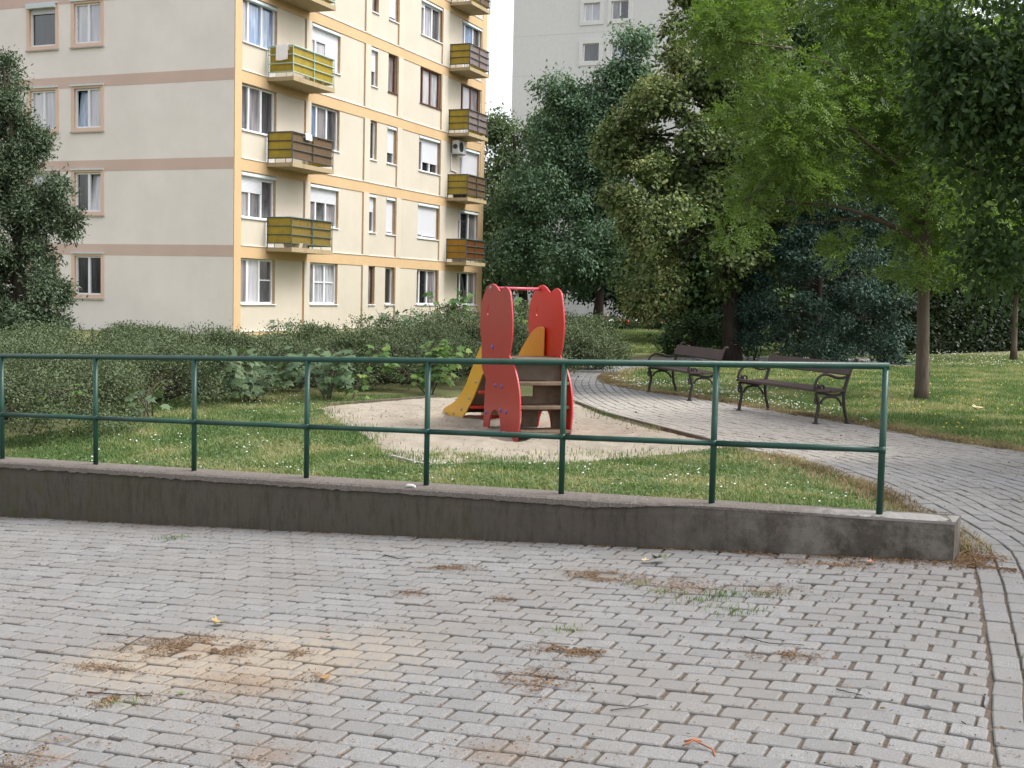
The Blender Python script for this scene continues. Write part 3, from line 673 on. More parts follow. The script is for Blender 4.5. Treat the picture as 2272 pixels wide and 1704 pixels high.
    # windows, floor by floor
    spec = {
        ('a', 0): dict(leaves=[.8, 1.2, 1.3], gl=[2, 5, 0], trans=[2], sill='sill'), ('a', 1): dict(leaves=[.9, 1.1, 1.1], gl=[2, 0, 0], shut=[.42, .42, .12], box=True), ('a', 2): dict(leaves=[.8, 1.2, 1.2], gl=[0, 2, 0]), ('a', 3): dict(leaves=[.7, 1.3, 1.2], gl=[1, 3, 3], box=True), ('a', 4): dict(leaves=[.8, 1.2, 1.2], gl=[1, 3, 0]),
        ('b', 0): dict(leaves=[.6, 1, 1], gl=[2, 1, 1], trans=[1, 2]), ('b', 1): dict(leaves=[.7, 1, 1], gl=[2, 0, 2], shut=[.4, .4, .4], box=True), ('b', 2): dict(leaves=[.7, 1, 1], gl=[3, 2, 0]), ('b', 3): dict(leaves=[.5, 1, 1.1], gl=[5, 5, 5], shut=[.36, .36, .95], box=True), ('b', 4): dict(leaves=[1, 1], gl=1, box=True, shut=[.5, .5]),
        ('n', 0): dict(leaves=[1], gl=2, fm='brown'), ('n', 1): dict(leaves=[1], gl=0, shut=[.45], box=True), ('n', 2): dict(leaves=[1], gl=4), ('n', 3): dict(leaves=[1], gl=0, shut=[.6], box=True), ('n', 4): dict(leaves=[1], gl=2, fm='brown'),
        ('m', 0): dict(leaves=[1], gl=4), ('m', 1): dict(leaves=[1], gl=5, shut=[.93], box=True), ('m', 2): dict(leaves=[1], gl=0, shut=[.7], box=True), ('m', 3): dict(leaves=[1], gl=2, fm='brown', sill='brown'), ('m', 4): dict(leaves=[1], gl=5, shut=[.9]),
        ('c', 0): dict(leaves=[.5, 1, 1], gl=[4, 4, 2]), ('c', 1): dict(leaves=[.7, 1.6], gl=5, shut=[.9, .93], box=True), ('c', 2): dict(leaves=[.6, 1, 1], gl=[0, 4, 4], shut=[.15, .72, .72], box=True), ('c', 3): dict(leaves=[.5, 1, 1], gl=[2, 5, 1], fm='brown', sill='brown'), ('c', 4): dict(leaves=[.6, 1, 1], gl=[2, 1, 0], box=True, shut=[.2, .1, .1]),
        ('d', 0): dict(leaves=[.5, 1, .8], gl=[4, 4, 2], tilt=1), ('d', 1): dict(leaves=[.4, 1, .9], gl=[0, 4, 2], box=True, shut=[.3, .05, .05]), ('d', 2): dict(leaves=[.5, 1.9], gl=5, shut=[.3, .95], box=True), ('d', 3): dict(leaves=[.4, 1, .9], gl=[1, 5, 2], fm='brown'), ('d', 4): dict(leaves=[.5, 1, .8], gl=[1, 3, 0], box=True)}
    for k in range(NF):
        for nm, a, b in bays:
            s = dict(spec.get((nm, k), dict(leaves=[.6, 1, 1] if b-a > 1 else [1], gl=1))); tr = s.pop('trans', None)
            window(root, F1, a+.002, b-.002, ZE+k*ST+.925, ZE+k*ST+2.395, trans=tr, **s)
            if nm in 'ad' and k:      # balcony door leaf below the sill
                q = MB(); u = b-.62 if nm == 'a' else a+.1; fbox(q, F1, u, u+.58, -.02, .012, ZE+k*ST+.036, ZE+k*ST+.87); q.build('balcony_door', MW['white'], root)
    espec = [dict(leaves=[1, 1], gl=[4, 4]), dict(leaves=[1, 1], gl=[5, 4], tilt=0), dict(leaves=[1, 1], gl=[5, 3], tilt=1), dict(leaves=[1, 1], gl=[5, 5]), dict(leaves=[1, 1], gl=[5, 1]), dict(leaves=[1, 1], gl=1)]
    espec2 = [dict(leaves=[1, 1], gl=0), dict(leaves=[1], gl=0, shut=[.25]), dict(leaves=[1, 1], gl=[5, 5]), dict(leaves=[1], gl=4, shut=[.14], box=True), dict(leaves=[1, 1], gl=1), dict(leaves=[1, 1], gl=0)]
    for k in range(NF):
        for (a, b), s in (((5.3, 6.42), espec[k]), ((7.22, 8.34), espec2[k])):
            z0, z1 = ZE+k*ST+1.085, ZE+k*ST+2.395
            w = window(root, F2, a+.002, b-.002, z0, z1, dep=.085, sill=None, **{q: v for q, v in s.items() if q != 'box'})
            q = MB(); e = .13; fbox(q, F2, a-e, a, -.02, .022, z0-.12, z1+.12); fbox(q, F2, b, b+e, -.02, .022, z0-.12, z1+.12); fbox(q, F2, a, b, -.02, .022, z1+.004, z1+.12); fbox(q, F2, a, b, -.02, .022, z0-.12, z0-.004); q.build('surround', salmon, w)
            q = MB(); fbox(q, F2, a-e-.02, b+e+.02, .023, .075, z0-.17, z0-.125); q.build('sill', simple('grey_stone_sill', (.36, .33, .30), .8) if k == 0 else bpy.data.materials['grey_stone_sill'], w)
            q = MB(); fbox(q, F2, a-e, b+e, .023, .085, z1+.075, z1+.125); q.build('drip_rail', MW['box'], w)
            if s.get('box'):
                q = MB(); fbox(q, F2, a-.05, b+.05, .0235, .16, z1-.06, z1+.074); q.build('roller_box', MW['box'], w)
    # balconies
    yel = {}
    def panelmat(name, col, d):
        m, t, b, o = newmat(name); v = objco(t); n = nz(t, 1.8, 5, .7, v); n2 = nz(t, 10, 4, .7, objco(t, (1, 1, .25)))
        c = mixc(t, rng(t, n, .45, .75, 0, .7), col, d); c = mixc(t, rng(t, n2, .5, .8, 0, .5), c, tuple(q*.6 for q in d))
        t.links.new(c, b.inputs['Base Color']); b.inputs['Roughness'].default_value = .25
        tr = t.nodes.new('ShaderNodeBsdfTranslucent'); t.links.new(c, tr.inputs['Color']); mx = t.nodes.new('ShaderNodeMixShader'); mx.inputs[0].default_value = .45
        t.links.new(b.outputs[0], mx.inputs[1]); t.links.new(tr.outputs[0], mx.inputs[2]); t.links.new(mx.outputs[0], o.inputs[0]); return m
    Y1 = panelmat('yellow_wired_glass', (.50, .385, .05), (.34, .25, .04)); Y2 = panelmat('amber_wired_glass', (.52, .28, .02), (.36, .17, .015)); Bn = panelmat('brown_sheen_dust_panel', (.24, .165, .095), (.18, .13, .10)); Bo = panelmat('olive_sheen_dust_panel', (.34, .24, .04), (.20, .14, .06)); Br = panelmat('rust_brown_panel', (.22, .085, .03), (.16, .065, .03)); Gy = panelmat('greyish_lilac_panel', (.36, .30, .30), (.27, .22, .21))  # front panels: grazing reflection and dust put into the brownish tones
    fd_ = simple('dark_rail_steel', (.055, .055, .045), .5, .2); fg = simple('grey_green_rail_steel', (.045, .085, .075), .5, .2); fl = simple('light_green_rail_paint', (.30, .42, .36), .5, .12)
    def balcony(k, u0, u1, side, front, frame, posts=None, inset=False):
        z = ZE+k*ST; D = 1.02
        mb = MB(); fbox(mb, F1, u0, u1, .025, D, z-.125, z+.004); fbox(mb, F1, u0-.02, u1+.02, D-.05, D+.03, z-.13, z+.02); b = mb.build('balcony', conc, root)
        mb = MB(); r0, r1 = z+.15, z+1.0; e = .012
        for zz in np.linspace(r0, r1, 4):
            for p, q in (((u0, .06), (u0, D)), ((u0, D), (u1, D)), ((u1, D), (u1, .06))):
                mb.tube([F1.p(p[0], p[1], zz), F1.p(q[0], q[1], zz)], .021 if zz < r1 else .027, 6)
        for u, d in ((u0, D), (u1, D), (u0, .08), (u1, .08), ((u0+u1)/2, D)): mb.tube([F1.p(u, d, z+.0), F1.p(u, d, r1)], .02, 6)
        for u, d in ((u0, D*.35), (u0, D*.75), (u0+(u1-u0)*.25, D), (u0+(u1-u0)*.72, D)): mb.tube([F1.p(u, d, z), F1.p(u, d, r0)], .012, 5)
        mb.build('balcony_railing', frame, b)
        g = -.04 if inset else .0
        for nm, p, q, m in (('side_panel', (u0-g+.028, .08), (u0-g+.028, D-.03), side), ('front_panel', (u0+.03, D-.035), (u1-.03, D-.035), front), ('side_panel', (u1+g-.028, .08), (u1+g-.028, D-.03), side)):
            mb = MB(); dx = np.array(q)-np.array(p); nn = np.array([dx[1], -dx[0]])/np.linalg.norm(dx)*.004
            mb.hexa([F1.p(p[0], p[1], r0), F1.p(q[0], q[1], r0), F1.p(q[0]+nn[0], q[1]+nn[1], r0), F1.p(p[0]+nn[0], p[1]+nn[1], r0), F1.p(p[0], p[1], r1-.02), F1.p(q[0], q[1], r1-.02), F1.p(q[0]+nn[0], q[1]+nn[1], r1-.02), F1.p(p[0]+nn[0], p[1]+nn[1], r1-.02)]); mb.build(nm, m, b)
    LB = (1.82, 4.42); RB = (15.8, 17.85)
    balcony(1, *LB, Y1, Bo, fg); balcony(2, *LB, Y1, Bn, fd_); balcony(3, *LB, Y1, Y1, fl, inset=True); balcony(4, *LB, Y1, Gy, fl); balcony(5, *LB, Y1, Bn, fd_)
    balcony(1, *RB, Y2, Br, fg); balcony(2, *RB, Y1, Bn, fd_); balcony(3, *RB, Y1, Gy, fd_); balcony(4, *RB, Y1, Gy, fd_); balcony(5, *RB, Y1, Bn, fd_)
    # things on and by the balconies
    Mx = root.matrix_basis.copy()
    def W3(u, d, z): return Mx @ Vector(F1.p(u, d, z))
    tow = MB(); z3 = ZE+3*ST+1.0
    pr = [(-.02, -.16), (-.02, .0), (.0, .036), (.03, .03), (.035, -.2), (.042, -.42), (.036, -.46)]
    P = [[W3(LB[0]+.0-q[0], d, z3+q[1]+.02*math.sin(d*9)) for q in pr] for d in np.linspace(.38, .83, 6)]
    for a, b in zip(P[:-1], P[1:]):
        for i in range(len(pr)-1): tow.quad(a[i], b[i], b[i+1], a[i+1])
    o = tow.build('towel', simple('white_towel_cloth', (.75, .72, .72), .95, .06, 8, .3, 60), None); s = o.modifiers.new('cloth', 'SOLIDIFY'); s.thickness = .012
    tag(o, 'white towel hung over the light green balcony rail', 'towel')
    cl = MB(); z2 = ZE+2*ST+1.0; P = [[W3(u, 1.02+q, z2+w) for q, w in ((-.03, -.1), (-.02, .02), (.0, .04), (.035, .02), (.05, -.12), (.05, -.17))] for u in np.linspace(2.55, 2.95, 5)]
    for a, b in zip(P[:-1], P[1:]):
        for i in range(5): cl.quad(a[i], b[i], b[i+1], a[i+1])
    o = cl.build('floor_cloth', bpy.data.materials['white_towel_cloth']); s = o.modifiers.new('cloth', 'SOLIDIFY'); s.thickness = .012; tag(o, 'small grey-white cloth drying over the brown-fronted balcony rail', 'cloth')
    ac = empty('air_conditioner', W3(16.5, .0, ZE+2*ST+1.98), root.rotation_euler.z); tag(ac, 'white air conditioner unit mounted under the right-hand balcony on the facade', 'air conditioner')
    acw = simple('white_unit_casing', (.55, .56, .57), .5, .05); dk = simple('black_fan_grille', (.03, .03, .03), .5)
    mb = MB(); mb.box(-.4, .4, -.42, -.12, 0, .55); mb.build('casing', acw, ac, bevel=.015)
    mb = MB(); mb.tube([(-.1, -.421, .28), (-.1, -.432, .28)], .22, 20); [mb.tube([(-.1-.2*math.cos(q), -.436, .28-.2*math.sin(q)), (-.1+.2*math.cos(q), -.436, .28+.2*math.sin(q))], .006, 5) for q in np.linspace(0, 3, 7)]; mb.build('fan_grille', dk, ac)
    mb = MB(); mb.tube([(-.401, -.27, .28), (-.412, -.27, .28)], .11, 14); mb.build('side_vent', dk, ac)
    mb = MB(); mb.box(-.38, -.34, -.42, -.0, -.04, -.002); mb.box(.34, .38, -.42, .0, -.04, -.002); mb.build('bracket', acw, ac)
    mb = MB(); mb.tube([(-.3, -.03, -.03), (-.3, -.03, -.75), (.35, -.03, -.78)], .03, 6); mb.build('duct', MW['sill'], ac)
    for u, d, z, c, nm, lab in ((16.15, .55, ZE+ST, 'p', 'planter', 'pale planter trough on the lowest right-hand balcony with amber sides'), (16.1, .55, ZE+2*ST, 'p', 'planter', 'dark planter trough on the right-hand balcony below the air conditioner'), (2.35, .75, ZE+ST, 'p', 'planter', 'pale flower trough on the lowest left balcony floor')):
        mb = MB(); mb.hexa([(-.28, -.08, 0), (.28, -.08, 0), (.28, .08, 0), (-.28, .08, 0), (-.33, -.11, .16), (.33, -.11, .16), (.33, .11, .16), (-.33, .11, .16)]); mb.box(-.30, .30, -.08, .08, .155, .163)
        o = mb.build(nm, simple('trough_dark' if 'dark' in lab else 'trough_pale', (.04, .045, .04) if 'dark' in lab else (.55, .50, .44), .7), bevel=.01); o.location = W3(u, d, z+.005); o.rotation_euler = (0, 0, root.rotation_euler.z+math.pi/2); tag(o, lab, 'planter')
apartment()
# ------------------------------------------------------------------ tower block
def tower():
    root = empty('tower_block', (-.47, 84., 0), math.atan2(-.376, .9266)); tag(root, 'pale grey tower block rising behind the trees', 'tower block')
    m, t, b, o = newmat('grey_roughcast'); v = objco(t); n = nz(t, 4, 6, .8, v); n1 = nz(t, .25, 4, .6, v)
    c = ramp(t, n, [(.3, (.60, .59, .575)), (.7, (.70, .69, .675))]); c = mixc(t, rng(t, n1, .4, .7, 0, .5), c, (.61, .595, .58)); t.links.new(c, b.inputs['Base Color']); b.inputs['Roughness'].default_value = .95; bump(t, b, n, .3, .02)
    sur = simple('light_concrete_surround', (.66, .65, .63), .9, .06, 3); joint = simple('grey_panel_joint', (.55, .54, .53), .9)
    Fr = FR((0, 0), (1, 0), (0, -1)); H_ = 34.4; cols = [(5.02, 6.15), (6.93, 8.1), (18.2, 19.35), (20.1, 21.25)]
    ops = [(a, b, 17.05+2.63*k, 18.22+2.63*k) for k in range(-5, 6) for a, b in cols]
    mb = MB(); openwall(mb, Fr, 0, 26, 1.65, H_, ops, .12, 0, 1); mb.quad((0, 14, 1.65), (0, 0, 1.65), (0, 0, H_), (0, 14, H_)); mb.quad((26, 0, 1.65), (26, 14, 1.65), (26, 14, H_), (26, 0, H_)); mb.quad((0, 0, H_), (26, 0, H_), (26, 14, H_), (0, 14, H_)); mb.build('wall', [m, sur], root)
    mb = MB(); mb.box(-.1, 40, -.22, .3, .12, 1.65); mb.build('plinth', simple('white_plinth_render', (.52, .52, .52), .8, .06, 1.5), root)
    mb = MB(); mb.box(-.12, 40, -.30, .3, -.3, .12); mb.build('plinth_base', simple('dark_plinth_base', (.06, .06, .06), .9), root)
    mb = MB(); mb.box(-.2, 26.2, -.2, 14.2, H_, H_+.5); mb.build('roof', simple('tower_roof_edge', (.3, .3, .3), .9), root)
    for k in range(-5, 6):
        for i, (a, b) in enumerate(cols):
            z0, z1 = 17.05+2.63*k, 18.22+2.63*k
            w = window(root, Fr, a+.003, b-.003, z0+.003, z1-.003, [1, 1] if (k+i) % 3 != 0 or k > 0 else [1], gl=[[0, 0], [1, 3], [5, 5], [2, 4]][(k*2+i) % 4] if (k+i) % 3 != 0 or k > 0 else 0, dep=.1, sill=None)
            q = MB(); e = .26; fbox(q, Fr, a-e, a, -.02, .06, z0-e, z1+e); fbox(q, Fr, b, b+e, -.02, .06, z0-e, z1+e); fbox(q, Fr, a, b, -.02, .06, z1, z1+e); fbox(q, Fr, a, b, -.02, .06, z0-e, z0); q.build('surround', sur, w)
    mb = MB()
    for k in range(-4, 6): fbox(mb, Fr, 0, 26, -.01, .006, 16.3+2.63*k, 16.33+2.63*k)
    mb.build('panel_joint', joint, root)
tower()
# ------------------------------------------------------------------ foliage
def unit(v): return v/(np.linalg.norm(v, axis=-1, keepdims=True)+1e-9)
def leaves(C, spread, per, ln, wd, r, out=None, droop=.3, up=.3, jitter=.35, fold=False):
    """clusters at C (n,3): per leaves each. returns V, quads, cluster index"""
    n = len(C)*per; ci = np.repeat(np.arange(len(C)), per)
    sp = spread if np.isscalar(spread) else np.asarray(spread)[ci][:, None]
    off = r.normal(0, 1, (n, 3))*sp; P = C[ci]+off
    d = r.normal(0, 1, (n, 3))
    if out is not None: d = d*.8+unit(out[ci])*.9
    d[:, 2] -= droop; d = unit(d)
    nn = r.normal(0, .65, (n, 3)); nn[:, 2] += up*3
    if out is not None: nn += unit(out[ci])*.9
    nn -= d*(nn*d).sum(1)[:, None]; nn = unit(nn); s = np.cross(d, nn)
    l = ln*(1+jitter*r.uniform(-1, 1, n))[:, None]; w = wd*(1+jitter*r.uniform(-1, 1, n))[:, None]
    a = P; b = P+d*l*.45+s*w*.5-nn*w*.12; c = P+d*l-nn*l*.12; e = P+d*l*.45-s*w*.5-nn*w*.12
    V = np.stack([a, b, c, e], 1).reshape(-1, 3); Q = np.arange(n*4).reshape(n, 4)
    return V, Q, ci
def pinnate(C, r, n_per, ln, lw, L, out, droop=.22):
    """feathery compound leaves: C clusters, n_per leaves each with 9 leaflets"""
    n = len(C)*n_per; ci = np.repeat(np.arange(len(C)), n_per); P = C[ci]+r.normal(0, .11, (n, 3)); d = unit(r.normal(0, 1, (n, 3))*np.array([.9, .9, .55])+unit(out[ci])*np.array([.9, .9, .5])+np.array([0, 0, -droop])*r.uniform(0, 1., (n, 1)))
    nn = r.normal(0, .6, (n, 3))+np.array([0, 0, 1.]); nn -= d*(nn*d).sum(1)[:, None]; nn = unit(nn); s = np.cross(d, nn)
    Vs = []
    for k in range(9):
        f = .25+.75*(k//2)/4. if k < 8 else 1.0; sg = (-1)**k if k < 8 else 0
        q = P+d*(L*f)-np.array([0, 0, 1])*(L*.14*f*f); dr = unit(d*(.65 if sg else 1.)+s*sg*.85+r.normal(0, .15, (n, 3))-np.array([0, 0, .12])); sw = np.cross(dr, nn)
        l = ln*r.uniform(.8, 1.2, (n, 1))
        Vs.append(np.stack([q, q+dr*l*.45+sw*lw*.5, q+dr*l, q+dr*l*.45-sw*lw*.5], 1))
    V = np.concatenate(Vs, 1).reshape(-1, 3); Q = np.arange(n*36).reshape(-1, 4); return V, Q, np.repeat(ci, 9)
def lumps(Cn, On, Rk, N, r, flat=.8, upb=.3):
    """leaf cluster points on rounded boughs at Cn"""
    k = r.integers(0, len(Cn), N); d = r.normal(0, 1, (N, 3))+On[k]*.55; d[:, 2] += upb; d = unit(d)
    Rr = (Rk if np.isscalar(Rk) else Rk[k])*r.uniform(.7, 1.25, N) if False else (Rk*(.65+.7*np.random.default_rng(len(Cn)).random(len(Cn))))[k]
    P = Cn[k]+d*(Rr*(.5+.5*r.random(N)**.6))[:, None]*np.array([1, 1, flat]); return P, unit(d+On[k]*.35)
def lobes_points(lobes, N, r, shell=.62, gap=.45, gs=1.0, seed=0, cr=None, per=24, flat=.8):
    """points through a crown given as ellipsoids (x,y,z,rx,ry,rz,weight), gathered into boughs"""
    Lb = np.array(lobes, float); w = Lb[:, 6]*(Lb[:, 3]*Lb[:, 4]*Lb[:, 5])**(2/3.); w /= w.sum(); K = max(12, N//per); k = r.choice(len(Lb), K*4, p=w)
    cr = cr or .33*float(np.median(Lb[:, [3, 5]]))
    d = unit(r.normal(0, 1, (K*4, 3))); rad = r.random(K*4)**(1/3.); rad = np.where(r.random(K*4) < shell, .70+.30*r.random(K*4), rad)
    P = Lb[k, :3]+d*(np.maximum(Lb[k, 3:6]-cr*.45, Lb[k, 3:6]*.6))*rad[:, None]
    g = fbm(P[:, 0]+P[:, 2]*.7, P[:, 1]*.6+P[:, 2], gs, seed+50); ok = g > gap*r.uniform(.75, 1.15, len(g))
    return lumps(P[ok][:K], d[ok][:K], cr, N, r, flat)
def px_lobes(L, Y, dep=None):
    """crown lobes measured as (px,py,rx,ry[,Y[,weight]])"""
    o = []
    for q in L:
        yy = q[4] if len(q) > 4 and q[4] else Y; w = q[5] if len(q) > 5 else 1.
        c = pix(q[0], q[1], yy); rx = q[2]*yy/F; rz = q[3]*yy/F; o.append((c[0], c[1], c[2], rx, dep if dep else max(rx, rz)*.9, rz, w))
    return o
BARK = simple('grey_brown_bark', (.105, .085, .068), .95, .35, 5, .8, 40, .1, sc=(3, 3, .6)); DBARK = simple('dark_bark', (.045, .036, .03), .95, .3, 5, .6, 40, .1, sc=(3, 3, .6))
def trunk_mesh(name, base, top, r0_, r1_, limbs, bark, parent, r, bend=.1):
    mb = MB(); base = np.array(base, float); top = np.array(top, float); n = 9; P = []
    sd = r.normal(0, bend, (2,))
    for i in range(n):
        f = i/(n-1); q = base+(top-base)*f; q[:2] += sd*math.sin(f*math.pi)*.5; P.append(q)
    mb.tube(P, [r0_*1.35]+[r0_+(r1_-r0_)*(i/(n-1)) for i in range(1, n)], 10)
    for lb in limbs: mb.tube(lb[0], lb[1], 6, cap=False)
    o = mb.build(name, bark, parent, True, loc=-np.array(parent.location) if parent else None); return o, P
def auto_limbs(P, tips, r, r0_=.05, start=(.35, .95), sag=.15):
    out = []; P = np.array(P); k = len(P)
    for t in tips:
        t = np.array(t); f = start[0]+(start[1]-start[0])*np.clip((t[2]-P[0][2])/(P[-1][2]-P[0][2])*.75, 0, 1)*r.uniform(.75, 1.0); u = f*(k-1); i = min(int(u), k-2); a = P[i]+(P[i+1]-P[i])*(u-i)
        m1 = a+(t-a)*.35+r.normal(0, .06, 3)*np.linalg.norm(t-a)*.5; m1[2] += sag*np.linalg.norm(t-a)*.4; m2 = a+(t-a)*.7+r.normal(0, .05, 3)*np.linalg.norm(t-a)*.5; m2[2] += sag*np.linalg.norm(t-a)*.3
        out.append(([a, m1, m2, t], [r0_, r0_*.65, r0_*.4, r0_*.15]))
    return out
def shade_of(ci, r, cl_var=.22, lf_var=.15, n=None, basev=.5):
    n = n or ci.max()+1; return np.clip(basev+r.normal(0, cl_var, n)[ci]*.7+r.normal(0, lf_var, len(ci)), 0, 1)
def crown(name, par, V, Q, sh, mat):
    """leaf mesh under its plant; verts are given in world space"""
    o = bulk(name, V-np.array(par.location), [Q], mat, par, {'shade': np.repeat(sh, 4)}); return o
def tree(name, label, base, top, tr, lobes, N, per, ln, wd, spread, mat, seed, bark=None, nl=26, droop=.3, up=.3, shell=.62, gap=.45, gs=1.0, group=None, limb=.05, start=(.3, .95), bend=.15, cat='tree', basev=.5, cr=None, per_b=24):
    r = np.random.default_rng(seed); g = float(G(base[0], base[1])); root = empty(name, (base[0], base[1], g)); tag(root, label, cat, group)
    P, O = lobes_points(lobes, N, r, shell, gap, gs, seed, cr, per_b); tips = P[r.choice(len(P), min(nl, len(P)), replace=False)]
    b = (base[0], base[1], g-.1); ln_ = auto_limbs([np.array(b)+(np.array(top)-np.array(b))*i/8 for i in range(9)], tips, r, limb, start)
    trunk_mesh('trunk', b, top, tr[0], tr[1], ln_, bark or BARK, root, r, bend)
    V, Q, ci = leaves(P, spread, per, ln, wd, r, O, droop, up); crown('crown', root, V, Q, shade_of(ci, r, basev=basev), mat)
    return root
LF = dict(
    ash=leafmat('feathery_ash_leaf', (.076, .128, .029), (.140, .220, .052), (.22, .315, .09), .38), linden=leafmat('linden_leaf', (.046, .080, .028), (.092, .135, .046), (.28, .31, .13), .25),
    grey=leafmat('grey_green_leaf', (.066, .104, .054), (.118, .168, .087), (.185, .235, .124), .28), teal=leafmat('bluish_green_leaf', (.056, .108, .064), (.104, .178, .106), (.165, .245, .148), .3),
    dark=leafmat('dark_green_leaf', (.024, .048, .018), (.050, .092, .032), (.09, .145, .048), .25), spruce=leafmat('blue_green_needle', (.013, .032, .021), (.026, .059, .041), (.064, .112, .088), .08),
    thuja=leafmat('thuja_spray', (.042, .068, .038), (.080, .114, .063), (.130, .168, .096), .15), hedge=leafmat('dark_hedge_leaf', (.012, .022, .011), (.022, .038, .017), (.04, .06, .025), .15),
    coton=leafmat('cotoneaster_leaf', (.044, .066, .033), (.086, .116, .057), (.155, .185, .092), .2), maple=leafmat('young_maple_leaf', (.05, .090, .045), (.085, .135, .068), (.135, .19, .095), .22),
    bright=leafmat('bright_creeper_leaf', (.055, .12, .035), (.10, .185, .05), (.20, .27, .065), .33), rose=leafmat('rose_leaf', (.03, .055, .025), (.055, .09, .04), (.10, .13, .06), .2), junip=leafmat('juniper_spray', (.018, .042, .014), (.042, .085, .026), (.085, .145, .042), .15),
    deep=leafmat('deep_green_broad_leaf', (.032, .064, .024), (.060, .108, .037), (.115, .172, .055), .38))  # deep green leaf colours for broad-leaved trees
# near ash with its slender trunk on the right lawn
def near_ash():
    r = np.random.default_rng(4); Y = 19.4; b = (6.54, 19.38, float(G(6.54, 19.38))); root = empty('ash_tree', b)
    tag(root, 'feathery-leaved young ash on the right lawn with a slender straight trunk', 'tree')
    def pl(L, y0=Y, dy=0.): return [pix(x, y, y0+dy*i) for i, (x, y) in enumerate(L)]
    limbs = [(pl([(2040, 548), (2020, 522), (1975, 499), (1937, 483), (1889, 466), (1840, 455), (1760, 450), (1660, 440)], Y, -.12), [.05, .045, .04, .036, .03, .024, .016, .006]),
             (pl([(1937, 484), (1885, 486), (1834, 490), (1740, 500)], Y-.3, -.05), [.026, .02, .015, .005]),
             (pl([(2086, 448), (2030, 400), (1986, 363), (1927, 320), (1894, 290), (1850, 270), (1780, 250)], Y, -.2), [.045, .042, .038, .03, .024, .016, .006]),
             (pl([(2050, 500), (2005, 474), (1954, 428), (1910, 405), (1840, 395)], Y, .15), [.035, .03, .022, .014, .005]),
             (pl([(2060, 330), (1990, 210), (1905, 172), (1829, 141), (1758, 108), (1690, 100)], Y, -.25), [.05, .042, .034, .026, .016, .006]),
             (pl([(2058, 470), (2100, 402), (2170, 336), (2210, 240), (2240, 160)], Y, .15), [.045, .04, .032, .022, .008]),
             (pl([(2056, 420), (2120, 390), (2200, 380), (2260, 360)], Y, -.1), [.03, .026, .018, .006]),
             (pl([(2062, 260), (2110, 150), (2150, 40), (2180, -60)], Y, .2), [.045, .036, .025, .01]), (pl([(2064, 160), (2010, 60), (1960, -40)], Y, -.2), [.04, .03, .01]),
             (pl([(2050, 560), (2090, 520), (2150, 500)], Y, -.3), [.025, .018, .006])]
    tr = MB(); pts = [pix(2044, 892, Y), pix(2045, 860, Y), pix(2048, 760, Y), pix(2049, 640, Y), pix(2051, 560, Y), pix(2056, 440, Y), pix(2060, 300, Y), pix(2066, 150, Y), pix(2066, 0, Y), pix(2060, -160, Y)]
    tr.tube(pts, [.135, .112, .10, .092, .088, .08, .068, .05, .035, .012], 12)
    for a, b2 in limbs: tr.tube(a, b2, 7, cap=False)
    # twigs
    L = px_lobes([(1590, 470, 80, 75, 18.2), (1670, 500, 70, 55, 18.6, .8), (1710, 350, 90, 80, 18.4), (1730, 420, 85, 70, 18.8, .8), (1575, 425, 50, 40, 18), (1760, 230, 130, 110, 18.6), (1705, 260, 75, 70, 18.4), (1700, 80, 130, 100, 18.8), (1620, 60, 55, 60, 18.6, .7), (1840, 330, 110, 95, 19), (1880, 150, 130, 120, 19.2), (1940, 290, 110, 100, 19.4, .8), (2010, 200, 120, 120, 19.6), (2060, 60, 140, 110, 19.8), (1930, 20, 120, 90, 19.5), (1800, -60, 180, 90, 19.2), (2040, 610, 55, 60, 19.3, .7), (2075, 530, 60, 55, 19.7, .9), (1990, 420, 60, 45, 19.2, .5), (2130, 440, 80, 90, 20, 1.4), (2160, 330, 90, 100, 20.2, 1.4), (2200, 180, 110, 120, 20.3, 1.3), (2200, 480, 80, 80, 20.4, 1.2), (1905, 555, 40, 38, 18.8, .6), (1800, 520, 60, 40, 18.7, .8), (2030, -120, 200, 100, 19.8), (2052, 440, 55, 90, 19.0, .6), (2060, 300, 70, 100, 19.1, .8), (2110, 560, 70, 70, 19.6, .8)], Y, None)
    L = [(a, b_, c, d, .55+.5*max(d, f), f, w) for a, b_, c, d, e, f, w in L]
    P, O = lobes_points(L, 3700, r, .45, .36, .55, 4, .42, 20, .55)
    tips = P[r.choice(len(P), 150, replace=False)]; base_pts = np.array([p for lb in limbs for p in lb[0][2:]])
    for t in tips:
        q = base_pts[np.argmin(np.linalg.norm(base_pts-t, axis=1))]; m = (q+t)/2+r.normal(0, .05, 3); tr.tube([q, m, t], [.011, .008, .003], 4, cap=False)
    o = tr.build('trunk', BARK, root, True, loc=-np.array(root.location))
    V, Q, ci = pinnate(P, r, 5, .072, .026, .23, O); crown('crown', root, V, Q, shade_of(ci, r, .24, .14), LF['ash'])
near_ash()
def Yt(n, L, Y, dep=None): return px_lobes(L, Y, dep)
